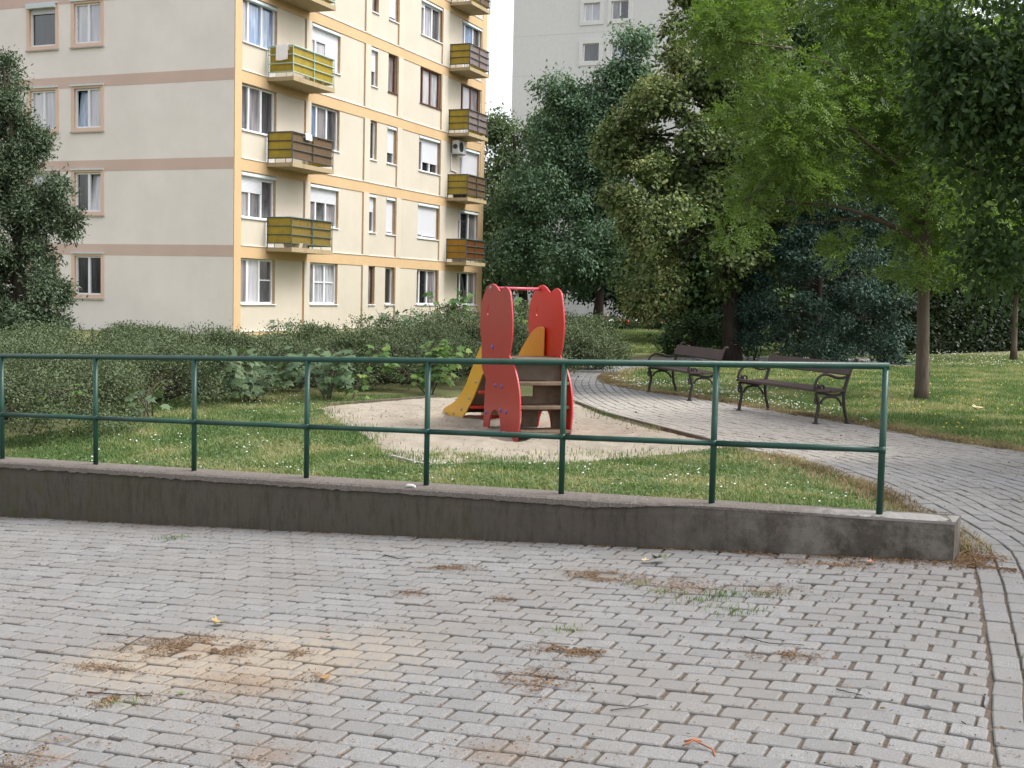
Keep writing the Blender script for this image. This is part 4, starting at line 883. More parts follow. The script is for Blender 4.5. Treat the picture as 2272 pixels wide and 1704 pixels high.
# linden, left of the conifer
tree('linden_tree', 'broad linden flecked with pale flower bracts, behind the farther bench', (5.43, 30.), pix(1600, -120, 30.), (.20, .05), Yt(0, [(1420, 430, 95, 110), (1390, 560, 85, 90), (1500, 300, 120, 120), (1570, 110, 95, 120), (1590, 400, 130, 150), (1455, 215, 55, 60, 29.2), (1540, 590, 130, 90), (1640, 560, 120, 110), (1660, 40, 110, 110), (1362, 330, 40, 55), (1690, 280, 120, 150), (1480, 470, 110, 110, 28.6), (1560, -60, 90, 80), (1440, 640, 90, 55), (1740, 460, 110, 130, 30.5)], 30.), 4200, 17, .115, .085, .12, LF['linden'], 8, DBARK, 40, .5, .45, .72, .40, .8, limb=.06)
def bracts():
    lin = bpy.data.objects['linden_tree']; r = np.random.default_rng(88); me = [c for c in lin.children if c.name.startswith('crown')][0].data
    co = np.empty(len(me.vertices)*3, np.float32); me.vertices.foreach_get('co', co); co = co.reshape(-1, 3)[::4]+np.array(lin.location); c0 = np.array([5.2, 30., 4.5]); d = co-c0; q = d/np.array([3.6, 3.6, 4.5]); ok = ((q**2).sum(1) > .45) & (q[:, 1] < .35); co, q = co[ok], q[ok]; k = fbm(co[:, 0]*1.1, co[:, 2]+co[:, 1], .7, 71) > .47; co, q = co[k], q[k]
    s_ = r.choice(len(co), 1500, replace=False); V, Q, ci = leaves(co[s_]+unit(q[s_])*.08, .09, 9, .085, .042, r, q[s_], .2, .3); crown('blossom_bracts', lin, V, Q, shade_of(ci, r), leafmat('linden_bract', (.16, .19, .07), (.27, .29, .12), (.40, .41, .20), .3))
bracts()
# slender tree whose top shows before the tower
tree('tall_slender_tree', 'tall bluish-green tree with a thin sparse top before the grey tower', (3.98, 58.), pix(1362, 190, 58.), (.24, .025), Yt(0, [(1180, 470, 95, 100), (1250, 415, 105, 100), (1330, 480, 90, 110), (1250, 575, 110, 80), (1345, 575, 75, 55), (1150, 560, 60, 70), (1300, 310, 65, 75, 0, 1.3), (1250, 215, 42, 34, 0, 2.), (1225, 200, 26, 22, 0, 2.2), (1290, 250, 50, 44, 0, 1.6), (1350, 200, 40, 46, 0, 1.6), (1395, 165, 34, 34, 0, 1.6), (1425, 100, 26, 18, 0, 2.), (1368, 90, 24, 18, 0, 2.), (1350, 320, 70, 90, 0, 1.2), (1225, 310, 48, 50, 0, 1.3), (1400, 250, 46, 60, 0, 1.3)], 58.), 5200, 14, .17, .10, .22, LF['teal'], 9, DBARK, 60, .7, .35, .6, .12, 1.6, limb=.035, start=(.45, .98), cr=.62, per_b=20)
tree('background_tree', 'grey-green tree mass behind the end of the yellow balconies', (.6, 68.), pix(1140, 300, 68.), (.3, .08), Yt(0, [(1110, 310, 38, 48), (1170, 320, 70, 55), (1235, 295, 60, 38), (1105, 450, 50, 110), (1085, 570, 50, 100), (1160, 560, 80, 100), (1110, 640, 60, 50), (1200, 430, 80, 90), (1080, 300, 16, 30), (1230, 620, 70, 50)], 68.), 3600, 15, .20, .13, .32, LF['grey'], 10, DBARK, 20, .4, .3, .7, .36, 1.8)
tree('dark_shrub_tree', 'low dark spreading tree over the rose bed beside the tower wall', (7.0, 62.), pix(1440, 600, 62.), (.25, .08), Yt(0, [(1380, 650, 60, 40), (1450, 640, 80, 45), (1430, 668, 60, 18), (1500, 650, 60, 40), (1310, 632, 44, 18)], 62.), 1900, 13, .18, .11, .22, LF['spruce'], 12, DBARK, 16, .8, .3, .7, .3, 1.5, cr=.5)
# big trees filling the right background
bg_trees = [((9.6, 44.), [(1760, 330, 150, 230), (1700, 120, 120, 150), (1850, 520, 130, 140), (1640, 500, 110, 150)], 44., 'dark', 'dark broad tree rising directly behind the blue-green conifer'),
            ((13.6, 47.), [(1960, 420, 150, 220), (1990, 150, 130, 150), (1900, 240, 100, 130), (1930, 600, 130, 70)], 47., 'deep', 'mid-green tree behind the young ash, over the dark hedge'),
            ((18.2, 46.), [(2200, 430, 150, 220), (2240, 180, 120, 180), (2120, 560, 120, 100), (2250, 620, 90, 60), (2100, 330, 130, 180), (2270, 340, 90, 200)], 46., 'dark', 'dark tree standing past the hedge at the right edge'),
            ((14.0, 62.), [(1830, 130, 80, 110), (1880, 90, 60, 60), (1820, 300, 110, 150), (2090, 120, 100, 120), (2000, 330, 150, 150)], 62., 'spruce', 'bluish far tree showing under the small gap of white sky'),
            ((5.2, 40.), [(1560, 540, 110, 110), (1600, 640, 120, 60), (1480, 610, 60, 60)], 40., 'dark', 'low dark tree in the gloom beneath the linden')]
for i, (b, L, Y, m, lab) in enumerate(bg_trees):
    top = pix(L[0][0], L[0][1]-L[0][3]*.6, Y); tree('background_tree', lab, b, top, (.28, .08), Yt(0, L, Y), 4600, 13, .19, .12, .28, LF[m], 20+i, DBARK, 18, .4, .35, .6, .2, 1.6, cr=1.3, group='trees closing the background')
# dark tree reaching in from the right, trunk outside the picture; last lobes, unseen, added to shade the path
tree('overhanging_tree', 'dark broad-leaved tree reaching into the picture from beyond the right edge', (9.2, 15.4), pix(2520, 200, 15.2), (.2, .08), Yt(0, [(2225, 430, 85, 190, 15, 1.8), (2150, 190, 100, 110, 14.8, 1.8), (2240, 120, 90, 140, 14.6, 1.8), (2100, 60, 90, 70, 14.6, 1.4), (2225, 590, 60, 60, 15, 1.3), (2160, 360, 70, 80, 15.2, 1.3), (2350, 300, 130, 260, 15), (2480, 250, 150, 300, 15.2), (2200, -60, 160, 80, 14.8)], 15.)+[(8.6, 11., 4.8, 1.7, 2., 1.6, 1.), (9.8, 8.4, 5.2, 2., 2.2, 1.7, 1.), (7.9, 13., 6.2, 1.6, 1.8, 1.4, .9), (9., 5.6, 5.5, 2., 2., 1.6, 1.)], 5200, 15, .105, .06, .15, LF['deep'], 31, DBARK, 40, .7, .4, .5, .30, .6, cr=.5, limb=.045, start=(.4, .9), basev=.4)
# small tree by the hedge
tree('small_tree', 'thin young tree with a leaning stem before the dark hedge at the right', (14.0, 34.), pix(2262, 520, 34.), (.09, .04), Yt(0, [(2240, 520, 50, 60), (2200, 600, 50, 30), (2265, 620, 40, 34)], 34.), 500, 10, .16, .09, .2, LF['deep'], 33, BARK, 10, .5, .35, .5, .4, .9, bend=.05)
# conifers
def conifer(name, label, base, h, prof, N, per, ln, wd, mat, seed, bark=DBARK, spread=.09, cat='conifer'):
    r = np.random.default_rng(seed); g = float(G(base[0], base[1])); root = empty(name, (base[0], base[1], g)); tag(root, label, cat)
    z = h*r.random(N)**.9; an = r.uniform(0, 2*math.pi, N); R_ = np.interp(z, [p[0] for p in prof], [p[1] for p in prof])
    lump = .82+.36*fbm(an*3+5, z*2.2+an, .55, seed); q = 1-.35*r.random(N)**2; rad = R_*lump*q
    P = np.stack([base[0]+rad*np.cos(an), base[1]+rad*np.sin(an), g+z+.05-.12*q], 1); O = np.stack([np.cos(an), np.sin(an), .35+0*an], 1)
    P, O = lumps(P[:max(20, N//26)], O[:max(20, N//26)], .34 if h > 2 else .2, N, r, .45, .2); P[:, 2] = np.maximum(P[:, 2], g+.04)
    mb = MB(); mb.tube([(base[0], base[1], g-.1), (base[0], base[1], g+h*.95)], [.14, .02], 8, cap=False)
    for i in range(0, N, max(1, N//60)): mb.tube([(base[0], base[1], max(g+.1, P[i][2]-.25)), P[i]], [.02, .006], 4, cap=False)
    mb.build('trunk', bark, root, True, loc=-np.array(root.location))
    V, Q, ci = leaves(P, spread, per, ln, wd, r, O, .1, .25); crown('crown', root, V, Q, shade_of(ci, r, .24, .14), mat)
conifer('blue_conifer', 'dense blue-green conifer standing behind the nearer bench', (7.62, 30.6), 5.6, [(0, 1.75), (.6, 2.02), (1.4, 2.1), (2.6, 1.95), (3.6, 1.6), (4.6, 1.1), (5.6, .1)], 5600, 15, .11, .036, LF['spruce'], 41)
conifer('round_juniper', 'low rounded dark green juniper beside the linden trunk', (4.75, 32.), .98, [(0, .75), (.4, .82), (.75, .6), (.98, .15)], 700, 12, .09, .035, LF['junip'], 42, cat='shrub')
def thuja():
    Y = 22.; tree('thuja_tree', 'tall ragged dark conifer at the left edge before the end wall', (-8.9, 22.), pix(8, 150, Y), (.16, .02), Yt(0, [(4, 165, 30, 65, 0, 1.5), (22, 250, 40, 60, 0, 1.5), (-40, 340, 100, 120), (55, 330, 40, 44, 0, 1.3), (86, 315, 28, 16, 0, 1.8), (38, 420, 62, 66), (-20, 540, 110, 110), (80, 460, 55, 44, 0, 1.2), (128, 428, 24, 22, 0, 1.8), (150, 500, 30, 20, 0, 2.), (100, 550, 44, 36, 0, 1.2), (50, 630, 95, 66), (120, 640, 34, 26, 0, 1.5), (140, 690, 40, 20, 0, 1.6), (20, 735, 120, 60, 0, 1.6), (60, 690, 100, 60, 0, 1.5), (95, 715, 50, 28), (-100, 600, 110, 200)], Y, None), 5200, 20, .080, .030, .085, LF['thuja'], 51, DBARK, 80, .2, .25, .5, .40, .4, limb=.018, start=(.15, .98), cat='conifer', cr=.21, per_b=22)
thuja()
# dark clipped hedge along the right lawn
def mass(name, label, cat, pts, N, per, ln, wd, spread, mat, seed, out, group=None, stems=None, child='foliage', up=.3, droop=.0, basev=.5, sprays=0):
    r = np.random.default_rng(seed); c = pts.mean(0); g = float(G(c[0], c[1])); root = empty(name, (c[0], c[1], g)); tag(root, label, cat, group)
    V, Q, ci = leaves(pts, spread, per, ln, wd, r, out, droop, up); crown(child, root, V, Q, shade_of(ci, r, .22, .16, basev=basev), mat)
    return root, r
def hedge():
    r = np.random.default_rng(61); a = np.array([7.6, 34.2]); b = np.array([19.5, 43.5]); N = 5200; u = r.random(N); d = (b-a)/np.linalg.norm(b-a); n = np.array([d[1], -d[0]])
    k = r.random(N); w = np.where(k < .7, .55, r.uniform(-.5, .55, N)); z = np.where(k < .7, r.random(N)*2.1, 2.1)*(.96+.1*fbm(u*30, u*0, 1, 3))
    P = np.stack([a[0]+(b-a)[0]*u+n[0]*w, a[1]+(b-a)[1]*u+n[1]*w, z+.08], 1); O = np.stack([n[0]+0*u, n[1]+0*u, .4+0*u], 1)
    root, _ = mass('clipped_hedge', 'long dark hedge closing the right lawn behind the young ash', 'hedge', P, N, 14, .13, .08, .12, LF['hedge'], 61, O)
    mb = MB()
    for i in range(60):
        q = a+(b-a)*(i+.5)/60; mb.tube([(q[0], q[1], -.1), (q[0]+r.normal(0, .1), q[1]+r.normal(0, .1), 1.9)], [.04, .015], 5)
    mb.build('stems', DBARK, root, loc=-np.array(root.location))
hedge()
# cotoneaster mounds in front of the block
def cotoneaster():
    M = [(-5.75, 13.0, 1.7, 1.75, .74, 'nearest left, its right flank cut off by the second rail post'), (-4.85, 15.9, 1.45, 1.6, .62, 'between the second and third rail posts, over the grass'), (-7.6, 16.6, 1.8, 1.8, .72, 'under the ragged dark conifer at the left edge'), (-4.75, 18.6, 1.7, 1.7, .68, 'below the end wall, behind the maple leaves'),
         (-3.35, 19.2, 1.55, 1.7, .68, 'above the young maple seedlings left of the sand'), (-1.95, 20.3, 1.5, 1.8, .80, 'along the back of the sand, left of the slide'), (-.75, 22.4, 1.6, 2.2, 1.02, 'directly behind the yellow slide side'), (.55, 24.6, 1.45, 2.4, 1.15, 'seen between the two red side panels'), (1.45, 27.2, .95, 2.2, .92, 'rounded at the path bend right of the slide'),
         (-6.9, 20.2, 2.0, 1.9, .70, 'low against the pale end wall'), (-5.2, 23.2, 2.0, 2.0, .46, 'dipping at the building corner'), (-2.9, 24.0, 2.0, 2.2, .80, 'under the second ground-floor window'), (-1.0, 27.0, 1.9, 2.4, 1.02, 'under the narrow ground-floor windows')]
    for i, (x, y, rx, ry, h, lab) in enumerate(M):
        r = np.random.default_rng(70+i); N = 2500 if y < 21 else 1900; near = y < 17
        K = 48; d = unit(np.stack([r.normal(0, 1, K), r.normal(0, 1, K), np.abs(r.normal(0, .9, K))], 1)); rad = np.where(r.random(K) < .85, .84+.14*r.random(K), .5+.3*r.random(K))
        lump = .72+.52*fbm(d[:, 0]*rx*1.4+i*3.1+x, d[:, 1]*ry*1.4+d[:, 2]*1.7+y, .75, 90+i)
        Cn = np.stack([x+d[:, 0]*rx*rad*lump, y+d[:, 1]*ry*rad*lump, .06+(d[:, 2]**.85)*h*rad*lump], 1); P, O = lumps(Cn, d, .36, N, r, .55, .6); P[:, 2] = np.maximum(P[:, 2], .03+.05*r.random(N))
        # arching shoots standing out of the mound
        S = []; nsh = 44
        for k in range(nsh):
            q = unit(np.array([r.normal(), r.normal(), abs(r.normal())*.9+.35])); s0 = np.array([x+q[0]*rx*.8, y+q[1]*ry*.8, .05+q[2]**.8*h*.85]); L = r.uniform(.22, .5)
            for u in np.linspace(0, 1, 9): S.append((*(s0+q*L*u*np.array([1, 1, .9])-np.array([0, 0, .38*L*u*u])), *q))
        S = np.array(S); S[:, 2] = np.maximum(S[:, 2], .06); nm = 'cotoneaster_shrub'; root, _ = mass(nm, 'small-leaved grey-green cotoneaster mound '+lab, 'shrub', P, N, 17 if near else 14, .028 if near else (.034 if y < 21 else .045), .019 if near else (.023 if y < 21 else .030), .055, LF['coton'], 70+i, O, 'cotoneaster shrubs before the block', up=.7)
        V, Q, ci = leaves(S[:, :3], .014, 5, .034 if near else .044, .016 if near else .022, r, S[:, 3:], .1, .4); crown('shoots', root, V, Q, shade_of(ci, r, .25, .25, basev=.62), LF['coton'])
        mb = MB()
        for k in range(40):
            q = unit(np.array([r.normal(), r.normal(), abs(r.normal())+.3])); mb.tube([(x+q[0]*.2, y+q[1]*.2, -.05), (x+q[0]*rx*.5, y+q[1]*ry*.5, h*.55*q[2]+.08), (x+q[0]*rx*.82, y+q[1]*ry*.82, h*.8*q[2])], [.014, .009, .004], 4, cap=False)
        for k in range(nsh): mb.tube([(x, y, -.04), S[k*9, :3], S[k*9+4, :3], S[k*9+8, :3]], [.008, .005, .004, .002], 3, cap=False)
        mb.build('twigs', DBARK, root, loc=-np.array(root.location))
cotoneaster()
# palmate leaves
def palmate(P, D, Nn, size, r):
    """five-lobed leaves: base points, directions, normals"""
    out = np.array([(0, 0), (.28, .05), (.52, .18), (.36, .32), (.62, .62), (.26, .58), (0, 1.0), (-.26, .58), (-.62, .62), (-.36, .32), (-.52, .18), (-.28, .05)])
    D = unit(D); Nn = unit(Nn-D*(Nn*D).sum(1)[:, None]); S = np.cross(D, Nn); V = []
    sz = size*r.uniform(.7, 1.2, len(P))
    for x, y in out: V.append(P+S*(x*sz)[:, None]+D*(y*sz)[:, None]-Nn*((abs(x)*.25+y*y*.18)*sz)[:, None])
    V = np.stack(V, 1).reshape(-1, 3); return V, np.arange(len(P)*12).reshape(-1, 12)
def sapling(name, label, base, h, n, size, mat, seed, spreadv=.28, lean=(0, 0), group='seedlings growing out of the cotoneaster', front=True):
    r = np.random.default_rng(seed); g = float(G(base[0], base[1])); root = empty(name, (*base, g)); tag(root, label, 'sapling', group)
    mb = MB(); P = []; D = []; Nn = []
    ns = 4 if spreadv > .15 else 1
    for k in range(ns):
        e = np.array([base[0]+lean[0]+r.normal(0, spreadv), base[1]+lean[1]+r.normal(0, spreadv), g+h*r.uniform(.8, 1.0)]); s = np.array([base[0]+r.normal(0, .05), base[1]+r.normal(0, .05), g-.05]); m = (s+e)/2+np.array([0, 0, .1*h])
        mb.tube([s, m, e], [.012, .009, .004], 5)
        for q in range(n//ns):
            u = r.uniform(.25 if h < 1.2 else .5, 1); a = s*(1-u)**2+2*m*u*(1-u)+e*u*u; d = unit(np.array([r.normal(), r.normal()-.5*front, r.uniform(-.1, .45)])); b = a+d*r.uniform(.08, .2); mb.tube([a, b], [.003, .002], 3, cap=False); P.append(b); D.append(d+np.array([0, 0, -.5])); Nn.append(np.array([r.normal(0, .4), r.normal(0, .4)-.35, 1]))
    mb.build('stem', BARK, root, loc=-np.array(root.location))
    V, Q = palmate(np.array(P), np.array(D), np.array(Nn), size, r); sh = np.repeat(np.clip(r.normal(.5, .28, len(P)), 0, 1), 12)
    bulk('leaves', V-np.array(root.location), [Q], LF[mat], root, {'shade': sh})
sapling('maple_sapling', 'young maple with broad pale leaves at the hedge foot right of the third rail post', (-3.5, 16.2), .72, 150, .16, 'maple', 101, .40)
sapling('maple_sapling', 'young maple seedlings with broad leaves behind the fourth rail post', (-2.5, 16.75), .70, 130, .14, 'maple', 102, .36)
sapling('creeper_clump', 'bright green leafy clump beside the foot of the yellow slide side', (-1.15, 18.1), .85, 170, .125, 'bright', 103, .30)
sapling('maple_sapling', 'tall single maple shoot rising over the hedge at the building corner', pix(612, 700, 21.5)[:2], 1.15, 16, .15, 'maple', 104, .08)
sapling('maple_sapling', 'leafy maple shoot before the narrow ground-floor windows', pix(900, 700, 24.5)[:2], 1.35, 46, .15, 'maple', 105, .3)
sapling('maple_sapling', 'pale tall shoots in front of the last ground-floor windows', pix(985, 690, 27.)[:2], 1.75, 60, .15, 'bright', 106, .45)
sapling('maple_sapling', 'yellow-green shoot seen between the two red panels', pix(1148, 690, 24.)[:2], 1.55, 40, .13, 'bright', 107, .22)
sapling('maple_sapling', 'small bright maple shoot low on the hedge at the left edge', (-5.0, 12.55), .62, 16, .11, 'bright', 108, .14)
sapling('maple_sapling', 'small seedling with pale leaves at the back corner of the sand', (-2.15, 16.6), .42, 18, .10, 'bright', 109, .14)
sapling('maple_sapling', 'low seedling under the hedge between the third and second rail posts', (-4.2, 13.9), .38, 16, .12, 'maple', 110, .16)
sapling('maple_sapling', 'wispy shoots above the hedge just left of the building corner', pix(480, 735, 21.)[:2], 1.0, 16, .09, 'maple', 111, .1)
# roses before the tower plinth
def roses():
    r = np.random.default_rng(120); bl = {'white': (.75, .72, .66), 'pink': (.62, .25, .22), 'red': (.48, .03, .03), 'salmon': (.65, .28, .20)}
    mats = {k: simple(k+'_rose_petal', v, .6, .1) for k, v in bl.items()}
    spots = [(1295, 722, 'white', 'left of the slender trunk'), (1312, 735, 'white', 'just before the slender trunk'), (1345, 706, 'pink', 'right of the slender trunk'), (1356, 728, 'white', 'low beside the slender trunk'), (1372, 720, 'salmon', 'midway along the bed'), (1390, 722, 'red', 'with one large red bloom'), (1412, 722, 'white', 'right of the large red bloom'), (1446, 712, 'white', 'before the low dark tree'), (1462, 720, 'red', 'near the right end of the bed'), (1488, 718, 'red', 'last at the right of the bed'), (1335, 735, 'pink', 'at the front of the bed')]
    for px, py, c, where in spots:
        Y = 57.+r.uniform(-1.5, 1.5); p = pix(px, py, Y); g = float(G(p[0], p[1])); root = empty('rose_bush', (p[0], p[1], g)); tag(root, 'rose bush with %s blooms on the far lawn, %s' % (c, where), 'rose bush', 'roses along the far lawn')
        h = max(.45, p[2]-g+.1); N = 90; P = np.stack([p[0]+r.normal(0, .28, N), p[1]+r.normal(0, .28, N), g+h*r.random(N)], 1); V, Q, ci = leaves(P, .08, 8, .12, .08, r, None); crown('foliage', root, V, Q, shade_of(ci, r), LF['rose'])
        mb = MB()
        for k in range(5):
            q = np.array([r.normal(0, .22)*(k > 0), r.normal(0, .2)*(k > 0)-.15, h*(1 if k == 0 else r.uniform(.6, 1))]); s = .11 if k == 0 else .07
            mb.tube([q+np.array([0, 0, -s*.6]), q, q+np.array([0, 0, s*.6])], [s*.5, s, s*.55], 7)
        mb.build('blooms', mats[c], root, True)
roses()
# ------------------------------------------------------------------ grass, flowers, litter, leaves
def grassmat(name, a, b, c): return leafmat(name, a, b, c, .3, .6)
def blades(name, x, y, ln, wd, mat, seed, lean=.55, dz=0.):
    r = np.random.default_rng(seed); n = len(x); z = G(x, y)-.014+dz; an = r.uniform(0, 2*math.pi, n); l = ln*r.uniform(.45, 1.25, n); w = wd*r.uniform(.7, 1.3, n)
    d = np.stack([np.cos(an), np.sin(an)], 1); s = np.stack([-d[:, 1], d[:, 0]], 1); k = r.uniform(.1, lean, n)
    b0 = np.stack([x-s[:, 0]*w/2, y-s[:, 1]*w/2, z], 1); b1 = np.stack([x+s[:, 0]*w/2, y+s[:, 1]*w/2, z], 1)
    m0 = np.stack([x+d[:, 0]*l*k*.4+s[:, 0]*w*.4, y+d[:, 1]*l*k*.4+s[:, 1]*w*.4, z+l*.6], 1); m1 = np.stack([x+d[:, 0]*l*k*.4-s[:, 0]*w*.4, y+d[:, 1]*l*k*.4-s[:, 1]*w*.4, z+l*.6], 1)
    t = np.stack([x+d[:, 0]*l*k*1.1, y+d[:, 1]*l*k*1.1, z+l*(1-.25*k)], 1)
    V = np.stack([b0, b1, m0, m1, t], 1).reshape(-1, 3); o = (np.arange(n)*5)[:, None]; Q = o+np.array([[0, 1, 2, 3]]); T = o+np.array([[3, 2, 4]])
    patch = fbm(x, y, .55, 5); sh = np.clip(r.normal(0, .2, n)+(patch-.5)*2.3+.40, 0, 1)
    o = bulk(name, V, [Q, T], mat, attr={'shade': np.repeat(sh, 5)}); return o
def scatter(x0, x1, y0, y1, n, r): return r.uniform(x0, x1, n), r.uniform(y0, y1, n)
def lawnmask(x, y, soft=.04):
    t, p = tp(x, y); q = (p > WT-.01+soft*.5)*(t > -.2) + (t <= -.2)*(p > -30); return q.astype(bool) & ~inside(PATH, x, y) & ~inside(SAND, x, y)
# litter on the paving
def slivers(nm, x, y, ln, wd, mat, seed, h=.004, pile=None):
    r = np.random.default_rng(seed); n = len(x); an = r.uniform(0, 2*math.pi, n); l = ln*r.uniform(.4, 1.3, n)/2; w = wd*r.uniform(.6, 1.4, n)/2; z = G(x, y)+h*r.uniform(.2, 1.6, n)+(pile if pile is not None else 0)
    d = np.stack([np.cos(an), np.sin(an)], 1); s = np.stack([-d[:, 1], d[:, 0]], 1); tz = r.normal(0, .18, n)*l; tw = r.normal(0, .5, n)*w; V = []
    for a, b in ((-1, -1), (1, -1), (1, 1), (-1, 1)): V.append(np.stack([x+d[:, 0]*l*a+s[:, 0]*w*b, y+d[:, 1]*l*a+s[:, 1]*w*b, z+tz*a+tw*b+.002], 1))
    V = np.stack(V, 1).reshape(-1, 3); Q = np.arange(n*4).reshape(n, 4); o = bulk(nm, V, [Q], mat, attr={'shade': np.repeat(r.random(n), 4)}); return tag(o, kind='stuff')
def grass():
    r = np.random.default_rng(130); gm = grassmat('lawn_grass', (.085, .152, .048), (.168, .228, .084), (.33, .312, .165)); dm = grassmat('dry_grass', (.15, .11, .06), (.27, .205, .115), (.40, .32, .19))
    def cut(x, y, keep): return x[keep], y[keep]
    # near lawn between wall, sand, hedge and path
    x, y = scatter(-7.2, 3.1, 7.1, 18.2, 330000, r); m = lawnmask(x, y) & (y < 17.6) & ~((x+5.95)**2/1.2**2+(y-13.3)**2/1.15**2 < 1); t, p = tp(x, y); m &= (p < 9.5) & (x > -7)
    d1 = dist(LE, x, y); ds = dist(SAND, x, y); m &= r.random(len(x)) < np.clip(.15+(d1-.1)/.55+.35*(vnoise(x, y, .2, 8)-.4), .06, 1)*np.clip((d1-.0)/.1, 0, 1); m &= r.random(len(x)) < (.45+.9*fbm(x, y, .8, 12))
    x, y = cut(x, y, m); o = blades('grass', x, y, .048, .0075, gm, 131, .9); tag(o, kind='stuff')
    x, y = scatter(-7.2, 3.1, 7.1, 17., 34000, r); m = lawnmask(x, y) & (fbm(x, y, .45, 44) > .45) & ~((x+5.95)**2/1.2**2+(y-13.3)**2/1.15**2 < 1); x, y = cut(x, y, m)
    slivers('clover_leaves', x, y, .020, .013, leafmat('clover_leaf', (.05, .10, .04), (.10, .165, .07), (.19, .25, .12), .25), 138, .004, .018)
    # grass creeping over the sand's edge
    x, y = scatter(-2.7, 2.3, 10.2, 16.5, 60000, r); ds = dist(SAND, x, y); ins = inside(SAND, x, y); m = ins & (x < 1.7) & (dist(RE, x, y) > 2.2) & (r.random(len(x)) < np.exp(-ds/.10)*.6*(fbm(x, y, .35, 14) > .38)+.55*(fbm(x, y, .30, 17) > .56)*(y < 11.9)*np.exp(-ds/.35)); x, y = cut(x, y, m)
    o = blades('grass', x, y, .055, .0065, gm, 133, .8, .02); tag(o, kind='stuff')
    x = r.normal(-.50, .36, 1500); y = r.normal(11.02, .2, 1500); m = inside(SAND, x, y) & (fbm(x, y, .22, 61) > .42); x, y = cut(x, y, m); o = blades('grass', x, y, .05, .007, gm, 137, .9, .02); tag(o, kind='stuff')
    # lawns beyond the path
    x, y = scatter(1.6, 17., 10.8, 37., 420000, r); rr = np.interp(y, RE[::-1, 1][:0:-1] if False else np.sort(RE[:, 1]), RE[np.argsort(RE[:, 1]), 0]); m = lawnmask(x, y) & (x > -1) & ((y < 28) & (x > np.interp(y, np.sort(RE[:, 1]), RE[np.argsort(RE[:, 1]), 0])-.05)) | (lawnmask(x, y) & (y >= 28) & (x > 4.5))
    m &= (x < 4.5+y*.42) & (r.random(len(x)) < np.clip(1.5-y/30, .25, 1)); dr = dist(RE, x, y); m &= r.random(len(x)) < np.clip(.1+dr/.9, 0, 1)
    x, y = cut(x, y, m); o = blades('grass', x, y, .055, .011, gm, 132, .9); tag(o, kind='stuff')
    # far lawn before the roses
    x, y = scatter(1.5, 12., 33.5, 58., 90000, r); m = (x > 1.5) & (x < y*.2+2.5) & ~inside(PATH, x, y); x, y = cut(x, y, m); o = blades('grass', x, y, .12, .028, gm, 134); tag(o, kind='stuff')
    # dry straw along the path edges
    for nm, E_, n, band, seed, lim in (('dry_grass', RE, 90000, .55, 135, (9.5, 24)), ('dry_grass', LE, 40000, .28, 136, (7.3, 11.9))):
        k = r.integers(0, len(E_), n); off = np.abs(r.normal(0, band*.45, n)); an = r.uniform(0, 2*math.pi, n); x = E_[k, 0]+off*np.cos(an); y = E_[k, 1]+off*np.sin(an)
        m = (lawnmask(x, y) | (dist(E_, x, y) < .16)) & (y > lim[0]) & (y < lim[1]) & (r.random(n) < .25+1.2*(fbm(x, y, .5, 18)-.2)); t, p = tp(x, y); m &= (p > WT) | (t < -.25)
        x, y = cut(x, y, m); o = blades(nm, x, y, .06, .006, dm, seed, 2.6, .006); tag(o, kind='stuff')
    # daisies and clover
    wm = simple('white_clover_petal', (.72, .72, .68), .7, .08); ym = simple('yellow_hawkbit_petal', (.72, .58, .06), .7, .1)
    def flowers(nm, x, y, s, mat, h):
        n = len(x); z = G(x, y)+h*r.uniform(.6, 1.2, n); q = s*r.uniform(.7, 1.3, n); V = []
        for k in range(6): a = k*math.pi/3; V.append(np.stack([x+q*np.cos(a), y+q*np.sin(a), z+.2*q], 1))
        V.append(np.stack([x, y, z+q*.8], 1)); V.append(np.stack([x, y, z-q*.6], 1)); V = np.stack(V, 1).reshape(-1, 3); o = (np.arange(n)*8)[:, None]
        T = np.concatenate([o+np.array([[k, (k+1) % 6, 6]]) for k in range(6)]+[o+np.array([[(k+1) % 6, k, 7]]) for k in range(6)]); tag(bulk(nm, V, [T], mat), kind='stuff')
    x, y = scatter(-6, 3, 7.4, 17, 1500, r); m = lawnmask(x, y) & (dist(LE, x, y) > .3) & (fbm(x, y, .9, 6) > .47) & (r.random(len(x)) < .75); flowers('clover_flowers', *cut(x, y, m), .0085, wm, .055)
    x, y = scatter(1.7, 4.6, 15, 22.5, 900, r); m = lawnmask(x, y) & (fbm(x, y, .9, 9) > .42) & (x > 1.8); flowers('clover_flowers', *cut(x, y, m), .012, wm, .06)
    x, y = scatter(9, 15.5, 29.5, 37.5, 420, r); m = lawnmask(x, y); flowers('clover_flowers', *cut(x, y, m), .015, wm, .08)
    x, y = scatter(4, 9.5, 14, 26, 260, r); m = lawnmask(x, y) & (r.random(260) < .6) & (dist(RE, x, y) > .4); flowers('hawkbit_flowers', *cut(x, y, m), .013, ym, .07)
grass()
